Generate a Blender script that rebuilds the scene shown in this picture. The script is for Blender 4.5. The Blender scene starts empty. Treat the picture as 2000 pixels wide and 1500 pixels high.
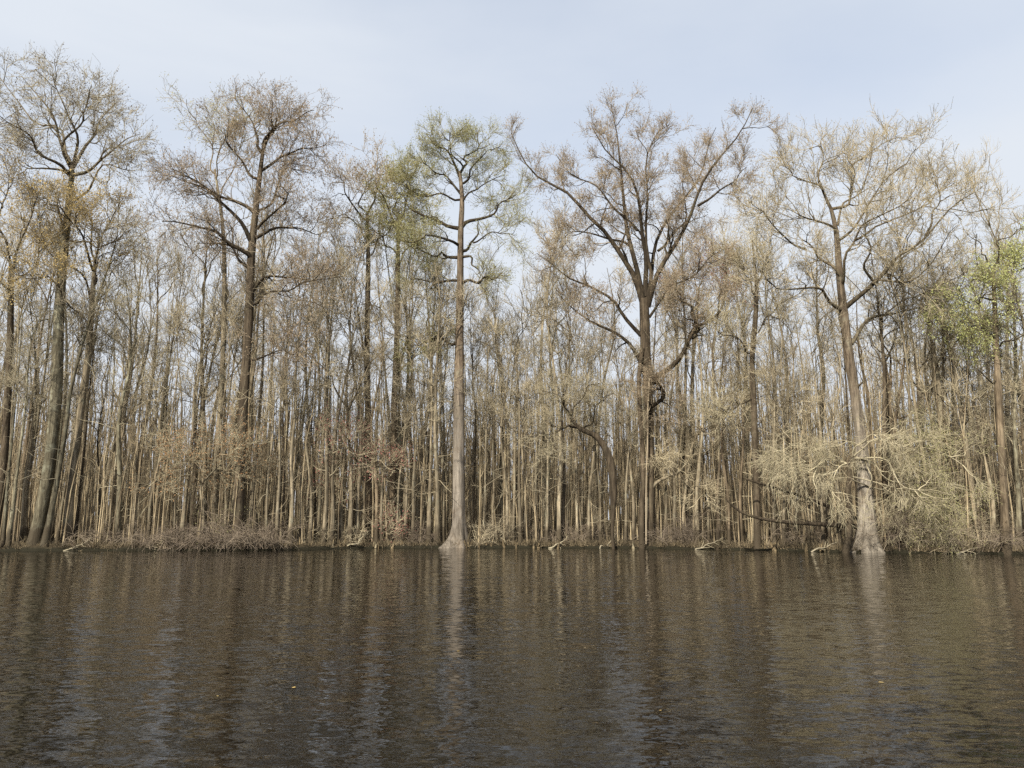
import bpy, math, random
import numpy as np

# ------------------------------------------------------------------ camera, sky, sun, exposure
scene = bpy.context.scene
COL = scene.collection
W, H, F = 2000.0, 1500.0, 1450.0          # photograph size and focal length in its pixels
CAM_H = 1.5
HORIZON = 1014.0
PITCH = math.atan((HORIZON - H / 2) / F)

cam_data = bpy.data.cameras.new('camera')
cam_data.sensor_width = 36.0
cam_data.lens = 36.0 * F / W
cam_data.clip_start = 0.1
cam_data.clip_end = 5000
cam = bpy.data.objects.new('camera', cam_data)
COL.objects.link(cam)
cam.location = (0, 0, CAM_H)
cam.rotation_euler = (math.pi / 2 + PITCH, 0, 0)
scene.camera = cam

SUN_EL, SUN_AZ = math.radians(37), math.radians(208)   # azimuth clockwise from +Y (view direction)
world = bpy.data.worlds.new('World')
scene.world = world
world.use_nodes = True
wt = world.node_tree
wt.nodes.clear()


def N(tree, kind, **kw):
    n = tree.nodes.new(kind)
    for k, v in kw.items():
        if k.startswith('i_'):
            key = k[2:]
            key = int(key) if key.isdigit() else key.replace('_', ' ')
            n.inputs[key].default_value = v
        else:
            setattr(n, k, v)
    return n


def L(tree, a, b):
    tree.links.new(a, b)


sky = N(wt, 'ShaderNodeTexSky', sky_type='NISHITA', sun_disc=False, sun_elevation=SUN_EL,
        sun_rotation=SUN_AZ, air_density=1.0, dust_density=2.5, ozone_density=1.0)
tc = N(wt, 'ShaderNodeTexCoord')
# thin high cloud: soft slanting streaks all over the dome, from the ray direction
sep = N(wt, 'ShaderNodeSeparateXYZ')
L(wt, tc.outputs['Generated'], sep.inputs[0])
mp = N(wt, 'ShaderNodeMapping')
mp.inputs['Rotation'].default_value = (0, math.radians(-32), 0)
mp.inputs['Scale'].default_value = (0.8, 1.0, 2.6)
mp.inputs['Location'].default_value = (2.3, 1.4, 0.2)
L(wt, tc.outputs['Generated'], mp.inputs[0])
cn = N(wt, 'ShaderNodeTexNoise', i_Scale=1.5, i_Detail=6.0, i_Roughness=0.5, i_Distortion=0.3)
L(wt, mp.outputs[0], cn.inputs['Vector'])
cr = N(wt, 'ShaderNodeMapRange', i_1=0.35, i_2=0.65, i_3=0.66, i_4=0.98)
L(wt, cn.outputs['Fac'], cr.inputs[0])
cmix = N(wt, 'ShaderNodeMix', data_type='RGBA')
cmix.inputs['B'].default_value = (3.42, 3.66, 4.0, 1)
# the veil thickens toward the horizon, the same all round
hz = N(wt, 'ShaderNodeMapRange', i_1=0.0, i_2=0.5, i_3=0.3, i_4=0.0)
L(wt, sep.outputs['Z'], hz.inputs[0])
hadd = N(wt, 'ShaderNodeMath', operation='ADD', use_clamp=True)
L(wt, cr.outputs[0], hadd.inputs[0]); L(wt, hz.outputs[0], hadd.inputs[1])
L(wt, hadd.outputs[0], cmix.inputs['Factor'])
L(wt, sky.outputs[0], cmix.inputs['A'])
bg = N(wt, 'ShaderNodeBackground', i_Strength=0.15)
L(wt, cmix.outputs['Result'], bg.inputs['Color'])
wo = N(wt, 'ShaderNodeOutputWorld')
L(wt, bg.outputs[0], wo.inputs[0])

sun_d = bpy.data.lights.new('sun', 'SUN')
sun_d.energy = 4.5
sun_d.angle = math.radians(2.0)
sun_d.color = (1.0, 0.95, 0.83)
sun = bpy.data.objects.new('sun', sun_d)
COL.objects.link(sun)
sun.rotation_euler = (math.pi / 2 - SUN_EL, 0, math.pi - SUN_AZ)

scene.view_settings.view_transform = 'Standard'
scene.view_settings.look = 'None'
scene.view_settings.exposure = 0.58
scene.view_settings.gamma = 1.0
scene.view_settings.use_curve_mapping = False
scene.cycles.use_denoising = False
scene.cycles.sample_clamp_direct = 4.0
scene.cycles.sample_clamp_indirect = 2.0
scene.cycles.max_bounces = 5
scene.cycles.diffuse_bounces = 2
scene.cycles.glossy_bounces = 3
scene.cycles.transmission_bounces = 2
scene.cycles.caustics_reflective = False
scene.cycles.caustics_refractive = False

rng = np.random.default_rng(11)
random.seed(11)


# ------------------------------------------------------------------ geometry helpers
def ray(px, py):
    u, v = (px - W / 2) / F, (H / 2 - py) / F
    return u, math.cos(PITCH) - v * math.sin(PITCH), math.sin(PITCH) + v * math.cos(PITCH)


def at(px, py, Y):
    """world point at depth Y that the photograph shows at (px, py)"""
    x, y, z = ray(px, py)
    t = Y / y
    return np.array((x * t, Y, CAM_H + z * t))


SHORE_PX = np.array([(-900, 1077), (0, 1076), (300, 1075), (520, 1075), (700, 1071), (1000, 1070), (1250, 1071),
                     (1450, 1074), (1650, 1079), (1850, 1081), (2000, 1083), (2900, 1090)], float)


def shore_Y(px):
    py = float(np.interp(px, SHORE_PX[:, 0], SHORE_PX[:, 1]))
    x, y, z = ray(px, py)
    return -CAM_H / z * y


_sx = np.array([(at(p, 1072, shore_Y(p))[0], shore_Y(p)) for p in np.linspace(-850, 2850, 120)])


def shore_at_x(x):
    return np.interp(x, _sx[:, 0], _sx[:, 1])


def col_x(px, Y):
    """world x of a base standing at pixel column px (near the waterline) at depth Y"""
    return at(px, 1060, Y)[0]


def unit(v):
    return v / np.maximum(np.linalg.norm(v, axis=-1, keepdims=True), 1e-9)


def resample(pts, n):
    pts = np.asarray(pts, float)
    if len(pts) == 2:
        return pts[0] + (pts[1] - pts[0]) * np.linspace(0, 1, n)[:, None]
    q = np.vstack([2 * pts[0] - pts[1], pts, 2 * pts[-1] - pts[-2]])
    seg = np.linalg.norm(np.diff(pts, axis=0), axis=1)
    cum = np.concatenate([[0], np.cumsum(seg)])
    s = np.linspace(0, cum[-1], n)
    i = np.clip(np.searchsorted(cum, s, side='right') - 1, 0, len(pts) - 2)
    f = ((s - cum[i]) / np.maximum(seg[i], 1e-9))[:, None]
    p0, p1, p2, p3 = q[i], q[i + 1], q[i + 2], q[i + 3]
    return 0.5 * (2 * p1 + (p2 - p0) * f + (2 * p0 - 5 * p1 + 4 * p2 - p3) * f ** 2 + (3 * p1 - p0 - 3 * p2 + p3) * f ** 3)


def wiggle(n, amp, k=4):
    """smooth random offsets (n,3), zero at the start"""
    c = rng.normal(0, amp, (k + 1, 3)); c[0] = 0
    return resample(c, n)


def spawn(P, R, count, t=(0.3, 1.0), ang=(30, 60), length=(0.5, 1.0), up=0.3, n=4, ratio=0.5, rmax=1.0,
          rmin=0.006, tip=0.35, wig=0.15, fall=0.4, rel=False, bias=1.0, rel_max=99.0):
    """children of a batch of limbs P (K,m,3), R (K,m); returns a new batch"""
    K, m, _ = P.shape
    idx = np.repeat(np.arange(K), count)
    M = len(idx)
    tt = t[0] + (t[1] - t[0]) * rng.random(M) ** bias
    s = tt * (m - 1)
    i = np.clip(s.astype(int), 0, m - 2)
    f = (s - i)[:, None]
    A, B = P[idx, i], P[idx, i + 1]
    base = A + (B - A) * f
    T = unit(B - A)
    rb = R[idx, i] * (1 - f[:, 0]) + R[idx, i + 1] * f[:, 0]
    Q = rng.normal(size=(M, 3))
    Q = unit(Q - (Q * T).sum(1, keepdims=True) * T)
    a = np.radians(rng.uniform(ang[0], ang[1], M))[:, None]
    d = np.cos(a) * T + np.sin(a) * Q
    Lh = rng.uniform(length[0], length[1], M) * (1 - fall * tt)
    if rel:
        Lh = Lh * np.minimum(np.linalg.norm(P[idx, -1] - P[idx, 0], axis=1), rel_max)
    out = np.empty((M, n, 3)); out[:, 0] = base
    p = base.copy()
    upv = np.array((0, 0, 1.0))
    for j in range(1, n):
        d = unit(d + upv * up / (n - 1) + rng.normal(0, wig, (M, 3)))
        p = p + d * (Lh / (n - 1))[:, None]
        out[:, j] = p
    r0 = np.clip(rb * ratio * rng.uniform(0.75, 1.1, M), rmin, rmax)
    R2 = np.maximum(r0[:, None] * np.linspace(1, tip, n)[None], rmin * 0.6)
    return out, R2


def tubes(P, R, sides):
    K, n, _ = P.shape
    T = np.empty_like(P)
    T[:, 1:-1] = P[:, 2:] - P[:, :-2]
    T[:, 0] = P[:, 1] - P[:, 0]; T[:, -1] = P[:, -1] - P[:, -2]
    T = unit(T)
    mean = unit(P[:, -1] - P[:, 0])
    q = rng.normal(size=(K, 3))
    ref = unit(q - (q * mean).sum(1, keepdims=True) * mean)[:, None, :]
    n1 = unit(np.cross(T, ref)); n2 = np.cross(T, n1)
    ph = np.arange(sides) * 2 * np.pi / sides
    V = P[:, :, None, :] + R[:, :, None, None] * (np.cos(ph)[None, None, :, None] * n1[:, :, None, :]
                                                  + np.sin(ph)[None, None, :, None] * n2[:, :, None, :])
    V = V.reshape(-1, 3)
    k = np.arange(K)[:, None, None] * n * sides
    j = np.arange(n - 1)[None, :, None] * sides
    a = np.arange(sides)[None, None, :]
    b = (a + 1) % sides
    Fc = np.stack([k + j + a, k + j + b, k + j + sides + b, k + j + sides + a], -1).reshape(-1, 4)
    return V, Fc


def fluted(P, R, sides, flare=1.0, flare_h=0.8, flutes=5, depth=0.2, seed_phase=0.0):
    """one trunk with a swollen, fluted foot; P (n,3), R (n,)"""
    n = len(P)
    T = unit(np.gradient(P, axis=0))
    ref = np.array((0.0, 1.0, 0.0))
    n1 = unit(np.cross(T, ref)); n2 = np.cross(T, n1)
    ph = np.arange(sides) * 2 * np.pi / sides
    h = (P[:, 2] - P[0, 2])[:, None]
    fl = np.exp(-np.maximum(h, 0) / flare_h)
    rr = R[:, None] * (1 + flare * fl * (1 + depth * 1.6 * np.cos(flutes * ph[None] + seed_phase)
                                         + 0.25 * np.cos(2 * ph[None] + 2 * seed_phase)))
    rr *= 1 + 0.05 * np.cos(flutes * ph[None] + seed_phase + 0.4 * h) + rng.normal(0, 0.012, (n, sides))
    V = (P[:, None, :] + rr[:, :, None] * (np.cos(ph)[None, :, None] * n1[:, None, :]
                                           + np.sin(ph)[None, :, None] * n2[:, None, :])).reshape(-1, 3)
    j = np.arange(n - 1)[:, None] * sides
    a = np.arange(sides)[None]
    b = (a + 1) % sides
    Fc = np.stack([j + a, j + b, j + sides + b, j + sides + a], -1).reshape(-1, 4)
    return V, Fc


def leaves(C, size, aspect=0.35, droop=0.0):
    """one small diamond face per position"""
    M = len(C)
    a = unit(rng.normal(size=(M, 3)) + np.array((0, 0, -droop)))
    b = rng.normal(size=(M, 3)); b = unit(b - (b * a).sum(1, keepdims=True) * a)
    s = rng.uniform(size[0], size[1], M)[:, None]
    V = np.stack([C, C + (a * 0.5 + b * aspect) * s, C + a * s, C + (a * 0.5 - b * aspect) * s], 1).reshape(-1, 3)
    return V, np.arange(M * 4).reshape(-1, 4)


def mesh_from(name, chunks, mat, smooth=True):
    Vs, Fs, off = [], [], 0
    for V, Fc in chunks:
        Vs.append(V); Fs.append(Fc + off); off += len(V)
    V = np.concatenate(Vs); Fc = np.concatenate(Fs)
    me = bpy.data.meshes.new(name)
    me.vertices.add(len(V)); me.vertices.foreach_set('co', V.astype(np.float32).ravel())
    me.loops.add(len(Fc) * 4); me.loops.foreach_set('vertex_index', Fc.astype(np.int32).ravel())
    me.polygons.add(len(Fc)); me.polygons.foreach_set('loop_start', np.arange(len(Fc), dtype=np.int32) * 4)
    if smooth:
        me.polygons.foreach_set('use_smooth', np.ones(len(Fc), dtype=bool))
    me.update(calc_edges=True)
    me.materials.append(mat)
    return me


def link(name, me, parent=None):
    o = bpy.data.objects.new(name, me)
    COL.objects.link(o)
    if parent is not None:
        o.parent = parent
    return o


def tag(o, label, cat, group=None):
    o['label'] = label; o['category'] = cat
    if group:
        o['group'] = group
    return o


def empty(name, loc):
    o = bpy.data.objects.new(name, None)
    o.empty_display_size = 0.3
    COL.objects.link(o)
    o.location = loc
    return o


# ------------------------------------------------------------------ materials
def principled(name, rough=0.9):
    m = bpy.data.materials.new(name); m.use_nodes = True
    t = m.node_tree
    p = t.nodes['Principled BSDF']
    p.inputs['Roughness'].default_value = rough
    p.inputs['Specular IOR Level'].default_value = 0.2
    return m, t, p


def mixc(t, fac, a, b, blend='MIX'):
    n = N(t, 'ShaderNodeMix', data_type='RGBA', blend_type=blend)
    for sock, v in (('Factor', fac), ('A', a), ('B', b)):
        if isinstance(v, (int, float)):
            n.inputs[sock].default_value = v
        elif isinstance(v, tuple):
            n.inputs[sock].default_value = (*v, 1) if len(v) == 3 else v
        else:
            L(t, v, n.inputs[sock])
    return n.outputs['Result']


def ramp(t, val, a, b, c=0.0, d=1.0):
    n = N(t, 'ShaderNodeMapRange', i_1=a, i_2=b, i_3=c, i_4=d)
    L(t, val, n.inputs[0])
    return n.outputs[0]


def bark(name, light, dark, lichen=(0.34, 0.35, 0.28), lichen_amt=0.5, stain=0.88, pale=None, pale_z=8.0):
    """vertical fissures, lichen blotches, tone of each tree of its own, high-water stain at the foot"""
    m, t, p = principled(name)
    g = N(t, 'ShaderNodeNewGeometry')
    oi = N(t, 'ShaderNodeObjectInfo')
    mp = N(t, 'ShaderNodeMapping')
    mp.inputs['Scale'].default_value = (1, 1, 0.12)
    L(t, g.outputs['Position'], mp.inputs[0])
    nf = N(t, 'ShaderNodeTexNoise', i_Scale=16.0, i_Detail=5.0, i_Roughness=0.65)
    L(t, mp.outputs[0], nf.inputs['Vector'])
    c = mixc(t, ramp(t, nf.outputs['Fac'], 0.38, 0.62), dark, light)
    mp2 = N(t, 'ShaderNodeMapping'); mp2.inputs['Scale'].default_value = (1, 1, 0.07)
    L(t, g.outputs['Position'], mp2.inputs[0])
    nf2 = N(t, 'ShaderNodeTexNoise', i_Scale=7.0, i_Detail=3.0, i_Roughness=0.6); L(t, mp2.outputs[0], nf2.inputs['Vector'])
    nl = N(t, 'ShaderNodeTexNoise', i_Scale=1.7, i_Detail=6.0, i_Roughness=0.7)
    L(t, g.outputs['Position'], nl.inputs['Vector'])
    c = mixc(t, ramp(t, nl.outputs['Fac'], 0.52, 0.66, 0, lichen_amt), c, lichen)
    nb = N(t, 'ShaderNodeTexNoise', i_Scale=0.5, i_Detail=3.0)
    L(t, g.outputs['Position'], nb.inputs['Vector'])
    c = mixc(t, 1.0, c, mixc(t, ramp(t, nb.outputs['Fac'], 0.35, 0.65), (0.72, 0.70, 0.68), (1.12, 1.1, 1.08)), 'MULTIPLY')
    c = mixc(t, 1.0, c, mixc(t, oi.outputs['Random'], (0.70, 0.68, 0.65), (1.2, 1.17, 1.12)), 'MULTIPLY')
    sp = N(t, 'ShaderNodeSeparateXYZ'); L(t, g.outputs['Position'], sp.inputs[0])
    if pale:
        zz = N(t, 'ShaderNodeMath', operation='MULTIPLY_ADD', i_1=9.0, i_2=-4.5)
        L(t, nl.outputs['Fac'], zz.inputs[0])
        za = N(t, 'ShaderNodeMath', operation='ADD'); L(t, zz.outputs[0], za.inputs[0]); L(t, sp.outputs['Z'], za.inputs[1])
        pf = mixc(t, ramp(t, nf.outputs['Fac'], 0.3, 0.6), tuple(0.55 * x for x in pale), pale)
        pk = N(t, 'ShaderNodeMath', operation='MULTIPLY')
        L(t, ramp(t, za.outputs[0], pale_z - 2, pale_z + 2, 1, 0), pk.inputs[0]); L(t, ramp(t, nl.outputs['Fac'], 0.36, 0.5, 0.25, 1.0), pk.inputs[1])
        c = mixc(t, pk.outputs[0], c, pf)
    c = mixc(t, 1.0, c, mixc(t, ramp(t, nf2.outputs['Fac'], 0.35, 0.62), (0.55, 0.54, 0.53), (1.15, 1.14, 1.12)), 'MULTIPLY')
    if stain:
        ns = N(t, 'ShaderNodeTexNoise', i_Scale=2.5, i_Detail=3.0)
        L(t, g.outputs['Position'], ns.inputs['Vector'])
        za = N(t, 'ShaderNodeMath', operation='MULTIPLY_ADD', i_1=-0.9)
        L(t, ns.outputs['Fac'], za.inputs[0]); L(t, sp.outputs['Z'], za.inputs[2])
        c = mixc(t, ramp(t, za.outputs[0], 0.45, 0.85, float(stain), 0.0), c, (0.06, 0.046, 0.03))
    L(t, c, p.inputs['Base Color'])
    bp = N(t, 'ShaderNodeBump', i_Strength=0.7, i_Distance=0.04)
    L(t, nf.outputs['Fac'], bp.inputs['Height'])
    L(t, bp.outputs[0], p.inputs['Normal'])
    return m


def twig(name, a, b):
    m, t, p = principled(name)
    g = N(t, 'ShaderNodeNewGeometry')
    oi = N(t, 'ShaderNodeObjectInfo')
    n = N(t, 'ShaderNodeTexNoise', i_Scale=0.9, i_Detail=4.0)
    L(t, g.outputs['Position'], n.inputs['Vector'])
    c = mixc(t, ramp(t, n.outputs['Fac'], 0.35, 0.65), a, b)
    c = mixc(t, 1.0, c, mixc(t, oi.outputs['Random'], (0.75, 0.73, 0.72), (1.2, 1.18, 1.12)), 'MULTIPLY')
    L(t, c, p.inputs['Base Color'])
    return m


def leaf(name, a, b, trans=0.35):
    m, t, p = principled(name, 0.7)
    g = N(t, 'ShaderNodeNewGeometry')
    n = N(t, 'ShaderNodeTexNoise', i_Scale=1.3, i_Detail=5.0, i_Roughness=0.7)
    L(t, g.outputs['Position'], n.inputs['Vector'])
    c = mixc(t, ramp(t, n.outputs['Fac'], 0.35, 0.65), a, b)
    L(t, c, p.inputs['Base Color'])
    tr = N(t, 'ShaderNodeBsdfTranslucent'); L(t, c, tr.inputs['Color'])
    ms = N(t, 'ShaderNodeMixShader', i_0=trans)
    L(t, p.outputs[0], ms.inputs[1]); L(t, tr.outputs[0], ms.inputs[2])
    L(t, ms.outputs[0], t.nodes['Material Output'].inputs['Surface'])
    return m


BARK = {
    'pale': bark('bark_pale', (0.40, 0.348, 0.257), (0.20, 0.17, 0.12)),
    'grey': bark('bark_grey', (0.33, 0.285, 0.21), (0.155, 0.13, 0.092), lichen=(0.33, 0.34, 0.26)),
    'dark': bark('bark_dark', (0.155, 0.125, 0.09), (0.07, 0.055, 0.039), lichen=(0.22, 0.20, 0.14), lichen_amt=0.4),
    'brown': bark('bark_brown', (0.26, 0.21, 0.15), (0.115, 0.09, 0.062), lichen=(0.27, 0.23, 0.16), lichen_amt=0.35),
    'mottled': bark('bark_mottled', (0.27, 0.25, 0.18), (0.10, 0.088, 0.062), lichen=(0.40, 0.41, 0.32), lichen_amt=0.75),
    'cypress': bark('bark_cypress', (0.22, 0.18, 0.135), (0.09, 0.07, 0.052), stain=0.35, pale=(0.37, 0.325, 0.265), pale_z=6.0, lichen_amt=0.3),
    'cypress_tall': bark('bark_cypress_tall', (0.25, 0.20, 0.15), (0.11, 0.085, 0.062), stain=0.35, pale=(0.29, 0.25, 0.205), pale_z=8.0, lichen_amt=0.3),
}
LIMB = {
    'pale': bark('limb_pale', (0.30, 0.25, 0.17), (0.16, 0.125, 0.085), stain=False),
    'grey': bark('limb_grey', (0.22, 0.185, 0.13), (0.11, 0.088, 0.06), stain=False),
    'dark': bark('limb_dark', (0.085, 0.068, 0.048), (0.036, 0.028, 0.02), lichen=(0.17, 0.155, 0.09), lichen_amt=0.4, stain=False),
}
TWIG = {
    'tan': twig('twig_tan', (0.385, 0.33, 0.23), (0.495, 0.425, 0.30)),
    'grey': twig('twig_grey', (0.33, 0.29, 0.205), (0.42, 0.37, 0.265)),
    'red': twig('twig_red', (0.35, 0.285, 0.20), (0.44, 0.365, 0.26)),
    'olive': twig('twig_olive', (0.27, 0.24, 0.12), (0.37, 0.33, 0.18)),
    'bleached': twig('twig_bleached', (0.36, 0.315, 0.215), (0.48, 0.425, 0.30)),
    'brush': twig('twig_brush', (0.165, 0.13, 0.10), (0.27, 0.22, 0.168)),
}
LEAF = {
    'rust': leaf('bud_rust', (0.34, 0.245, 0.16), (0.44, 0.335, 0.22)),
    'dull': leaf('bud_dull', (0.12, 0.085, 0.06), (0.19, 0.135, 0.09)),
    'olive': leaf('leaf_olive', (0.36, 0.34, 0.15), (0.47, 0.44, 0.21)),
    'sage': leaf('leaf_sage', (0.36, 0.36, 0.17), (0.47, 0.46, 0.24)),
    'gold': leaf('leaf_gold', (0.54, 0.39, 0.15), (0.64, 0.49, 0.21)),
    'lime': leaf('leaf_lime', (0.45, 0.47, 0.18), (0.56, 0.57, 0.25)),
    'pink': leaf('bud_pink', (0.34, 0.12, 0.11), (0.42, 0.20, 0.16)),
    'cream': leaf('leaf_cream', (0.44, 0.42, 0.22), (0.52, 0.49, 0.27)),
    'orange': leaf('bud_orange', (0.36, 0.20, 0.10), (0.46, 0.29, 0.15)),
    'tan': leaf('bud_tan', (0.38, 0.32, 0.18), (0.48, 0.41, 0.24)),
}

# ------------------------------------------------------------------ water
m_water, t, p = principled('lake_water', 0.03)
p.inputs['IOR'].default_value = 1.33
p.inputs['Specular IOR Level'].default_value = 0.5
p.inputs['Base Color'].default_value = (0.004, 0.0032, 0.002, 1)
g = N(t, 'ShaderNodeNewGeometry')


def slope_noise(scale, sx, sy, rot, detail, k):
    mpn = N(t, 'ShaderNodeMapping')
    mpn.inputs['Scale'].default_value = (sx, sy, 1)
    mpn.inputs['Rotation'].default_value = (0, 0, math.radians(rot))
    L(t, g.outputs['Position'], mpn.inputs[0])
    nn = N(t, 'ShaderNodeTexNoise', i_Scale=scale, i_Detail=detail, i_Roughness=0.55, i_Distortion=0.4)
    L(t, mpn.outputs[0], nn.inputs['Vector'])
    s = N(t, 'ShaderNodeVectorMath', operation='SUBTRACT'); s.inputs[1].default_value = (0.5, 0.5, 0.5)
    L(t, nn.outputs['Color'], s.inputs[0])
    q = N(t, 'ShaderNodeVectorMath', operation='MULTIPLY'); q.inputs[1].default_value = k
    L(t, s.outputs[0], q.inputs[0])
    return q.outputs[0]


def vadd(a, b):
    n = N(t, 'ShaderNodeVectorMath', operation='ADD'); L(t, a, n.inputs[0]); L(t, b, n.inputs[1])
    return n.outputs[0]


sl = vadd(slope_noise(1.0, 1.3, 3.6, 8, 2.0, (0.09, 0.16, 0)), slope_noise(1.0, 4.5, 10.0, -10, 2.0, (0.26, 0.34, 0)))
sl = vadd(sl, slope_noise(1.0, 17.0, 34.0, 5, 1.0, (0.11, 0.14, 0)))
# calmer and ruffled patches
mpn = N(t, 'ShaderNodeMapping'); mpn.inputs['Scale'].default_value = (0.10, 0.30, 1)
mpn.inputs['Rotation'].default_value = (0, 0, math.radians(14))
L(t, g.outputs['Position'], mpn.inputs[0])
pn = N(t, 'ShaderNodeTexNoise', i_Scale=1.0, i_Detail=3.0)
L(t, mpn.outputs[0], pn.inputs['Vector'])
sc_ = N(t, 'ShaderNodeVectorMath', operation='SCALE')
L(t, sl, sc_.inputs[0]); L(t, ramp(t, pn.outputs['Fac'], 0.35, 0.65, 0.55, 1.3), sc_.inputs['Scale'])
upn = N(t, 'ShaderNodeVectorMath', operation='ADD'); upn.inputs[1].default_value = (0, 0, 1)
L(t, sc_.outputs[0], upn.inputs[0])
nm = N(t, 'ShaderNodeVectorMath', operation='NORMALIZE'); L(t, upn.outputs[0], nm.inputs[0])
L(t, nm.outputs[0], p.inputs['Normal'])

me = bpy.data.meshes.new('water')
me.from_pydata([(-400, -300, 0), (400, -300, 0), (400, 60, 0), (-400, 60, 0)], [], [(0, 1, 2, 3)])
me.materials.append(m_water)
water = link('lake_water', me); water['kind'] = 'structure'

# ------------------------------------------------------------------ ground: the swamp floor from the shore back
m_ground, t, p = principled('leaf_litter', 0.95)
g = N(t, 'ShaderNodeNewGeometry')
n1 = N(t, 'ShaderNodeTexNoise', i_Scale=9.0, i_Detail=8.0, i_Roughness=0.75)
n2 = N(t, 'ShaderNodeTexNoise', i_Scale=0.7, i_Detail=3.0)
for n in (n1, n2):
    L(t, g.outputs['Position'], n.inputs['Vector'])
c = mixc(t, ramp(t, n1.outputs['Fac'], 0.35, 0.65), (0.025, 0.019, 0.011), (0.11, 0.085, 0.053))
c = mixc(t, 1.0, c, mixc(t, ramp(t, n2.outputs['Fac'], 0.3, 0.7), (0.65, 0.65, 0.62), (1.15, 1.12, 1.05)), 'MULTIPLY')
sp = N(t, 'ShaderNodeSeparateXYZ'); L(t, g.outputs['Position'], sp.inputs[0])
c = mixc(t, ramp(t, sp.outputs['Z'], 0.10, 0.26, 0.95, 0), c, (0.018, 0.016, 0.009))
L(t, c, p.inputs['Base Color'])
bp = N(t, 'ShaderNodeBump', i_Strength=1.0, i_Distance=0.06); L(t, n1.outputs['Fac'], bp.inputs['Height'])
L(t, bp.outputs[0], p.inputs['Normal'])


def hash_noise(x, y, seed):
    r = np.random.default_rng(seed)
    s = 0
    for k in range(6):
        a, b, c_ = r.uniform(-1, 1, 3); w = 1.3 ** k * 0.6
        s = s + np.sin(w * (a * x + b * y) * 2.2 + c_ * 6.3) / (1 + 0.35 * k)
    return s / 3


gx = np.concatenate([[-400, -250], np.linspace(-75, 75, 420), [250, 400]])
off = np.array([-1.2, -0.25, -0.06, 0.0, 0.10, 0.3, 0.6, 1.0, 1.6, 2.5, 4, 7, 12, 20, 35, 60, 120, 300, 900])
zz0 = np.array([-0.8, -0.25, -0.08, 0.05, 0.13, 0.17, 0.20, 0.23, 0.25, 0.27, 0.28, 0.3, 0.3, 0.3, 0.3, 0.3, 0.3, 0.3, 0.3])
GX, GO = np.meshgrid(gx, off)
edge = 0.16 * hash_noise(gx * 1.3, gx * 0, 3) + 0.10 * np.sin(gx * 7.1) * np.sin(gx * 2.3) + rng.normal(0, 0.05, len(gx))
GY = shore_at_x(GX) + GO + np.where(GO < 3, edge[None], 0)
GZ = zz0[:, None] + np.where((GO > 0.05) & (GO < 50), 0.07 * hash_noise(GX * 1.7, GY * 1.7, 5) + rng.normal(0, 0.02, GX.shape), 0)
V = np.stack([GX, GY, GZ], -1).reshape(-1, 3)
nr, nc_ = GX.shape
q = np.arange(nr - 1)[:, None] * nc_ + np.arange(nc_ - 1)[None]
Fc = np.stack([q, q + 1, q + nc_ + 1, q + nc_], -1).reshape(-1, 4)
ground = link('swamp_ground', mesh_from('swamp_ground', [(V, Fc)], m_ground)); ground['kind'] = 'structure'
GROUND_Z = 0.22


# ------------------------------------------------------------------ trees drawn from the photograph
class Tree:
    def __init__(self):
        self.trunk, self.limb, self.second, self.twig, self.leafpos = [], [], [], [], []

    def build(self, name, loc, label, cat, bark_m, limb_m, twig_m, leaf_m=None, leaf_size=(0.04, 0.09), leaf_per=2,
              spread=0.10, droop=0.0, group=None, leaf_name='buds', leaf_keep=None, aspect=0.35):
        o = empty(name, loc)
        tag(o, label, cat, group)
        off = np.asarray(loc)[None]
        sh = lambda ch: [(V - off, Fc) for V, Fc in ch]
        parts = {}
        parts['trunk'] = link('trunk', mesh_from(name + '_trunk', sh(self.trunk), bark_m), o)
        for ch in sh(self.limb):
            link('limb', mesh_from(name + '_limb', [ch], limb_m), o)
        if self.twig:
            parts['crown'] = link('crown', mesh_from(name + '_crown', sh(self.twig), twig_m), o)
            parts['crown']['kind'] = 'stuff'
            if self.second:
                c2 = link('branchwork', mesh_from(name + '_branchwork', sh(self.second), limb_m), o); c2['kind'] = 'stuff'
        if leaf_m is not None and self.leafpos:
            C = np.concatenate(self.leafpos)
            if leaf_keep is not None:
                C = C[leaf_keep(C)]
            C = np.repeat(C, leaf_per, 0) + rng.normal(0, spread, (len(C) * leaf_per, 3))
            if len(C):
                parts[leaf_name] = link(leaf_name, mesh_from(name + '_' + leaf_name, [leaves(C - off, leaf_size, aspect, droop)],
                                                             leaf_m, False), o)
                parts[leaf_name]['kind'] = 'stuff'
        return o


def crown_levels(T, P, R, boughs=8, twigs=6, tips=5, bl=(1.2, 3.0), tl=(0.6, 1.4), pl=(0.3, 0.75), up=(0.35, 0.3, 0.25),
                 t0=0.25, ang=(25, 65), rtip=0.0072, rs=1.0):
    """boughs, twigs and twig tips on a batch of limbs"""
    B, BR = spawn(P, R, boughs, (t0, 1.0), ang, bl, up[0], 6, 0.5, 0.04 * rs, 0.014 * rs, 0.35, 0.18, 0.5, False, 0.85)
    C, CR = spawn(B, BR, twigs, (0.2, 1.0), (25, 60), tl, up[1], 4, 0.6, 0.02 * rs, 0.011 * rs, 0.5, 0.2, 0.3)
    D, DR = spawn(C, CR, tips, (0.15, 1.0), (20, 60), pl, up[2], 2, 0.65, 0.011, rtip, 0.6, 0.2, 0.2)
    T.twig += [tubes(B, BR, 4), tubes(C, CR, 3), tubes(D, DR, 3)]
    T.leafpos.append(D[:, -1]); T.leafpos.append((D[:, 0] + D[:, 1]) / 2)
    return B, C, D


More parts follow.
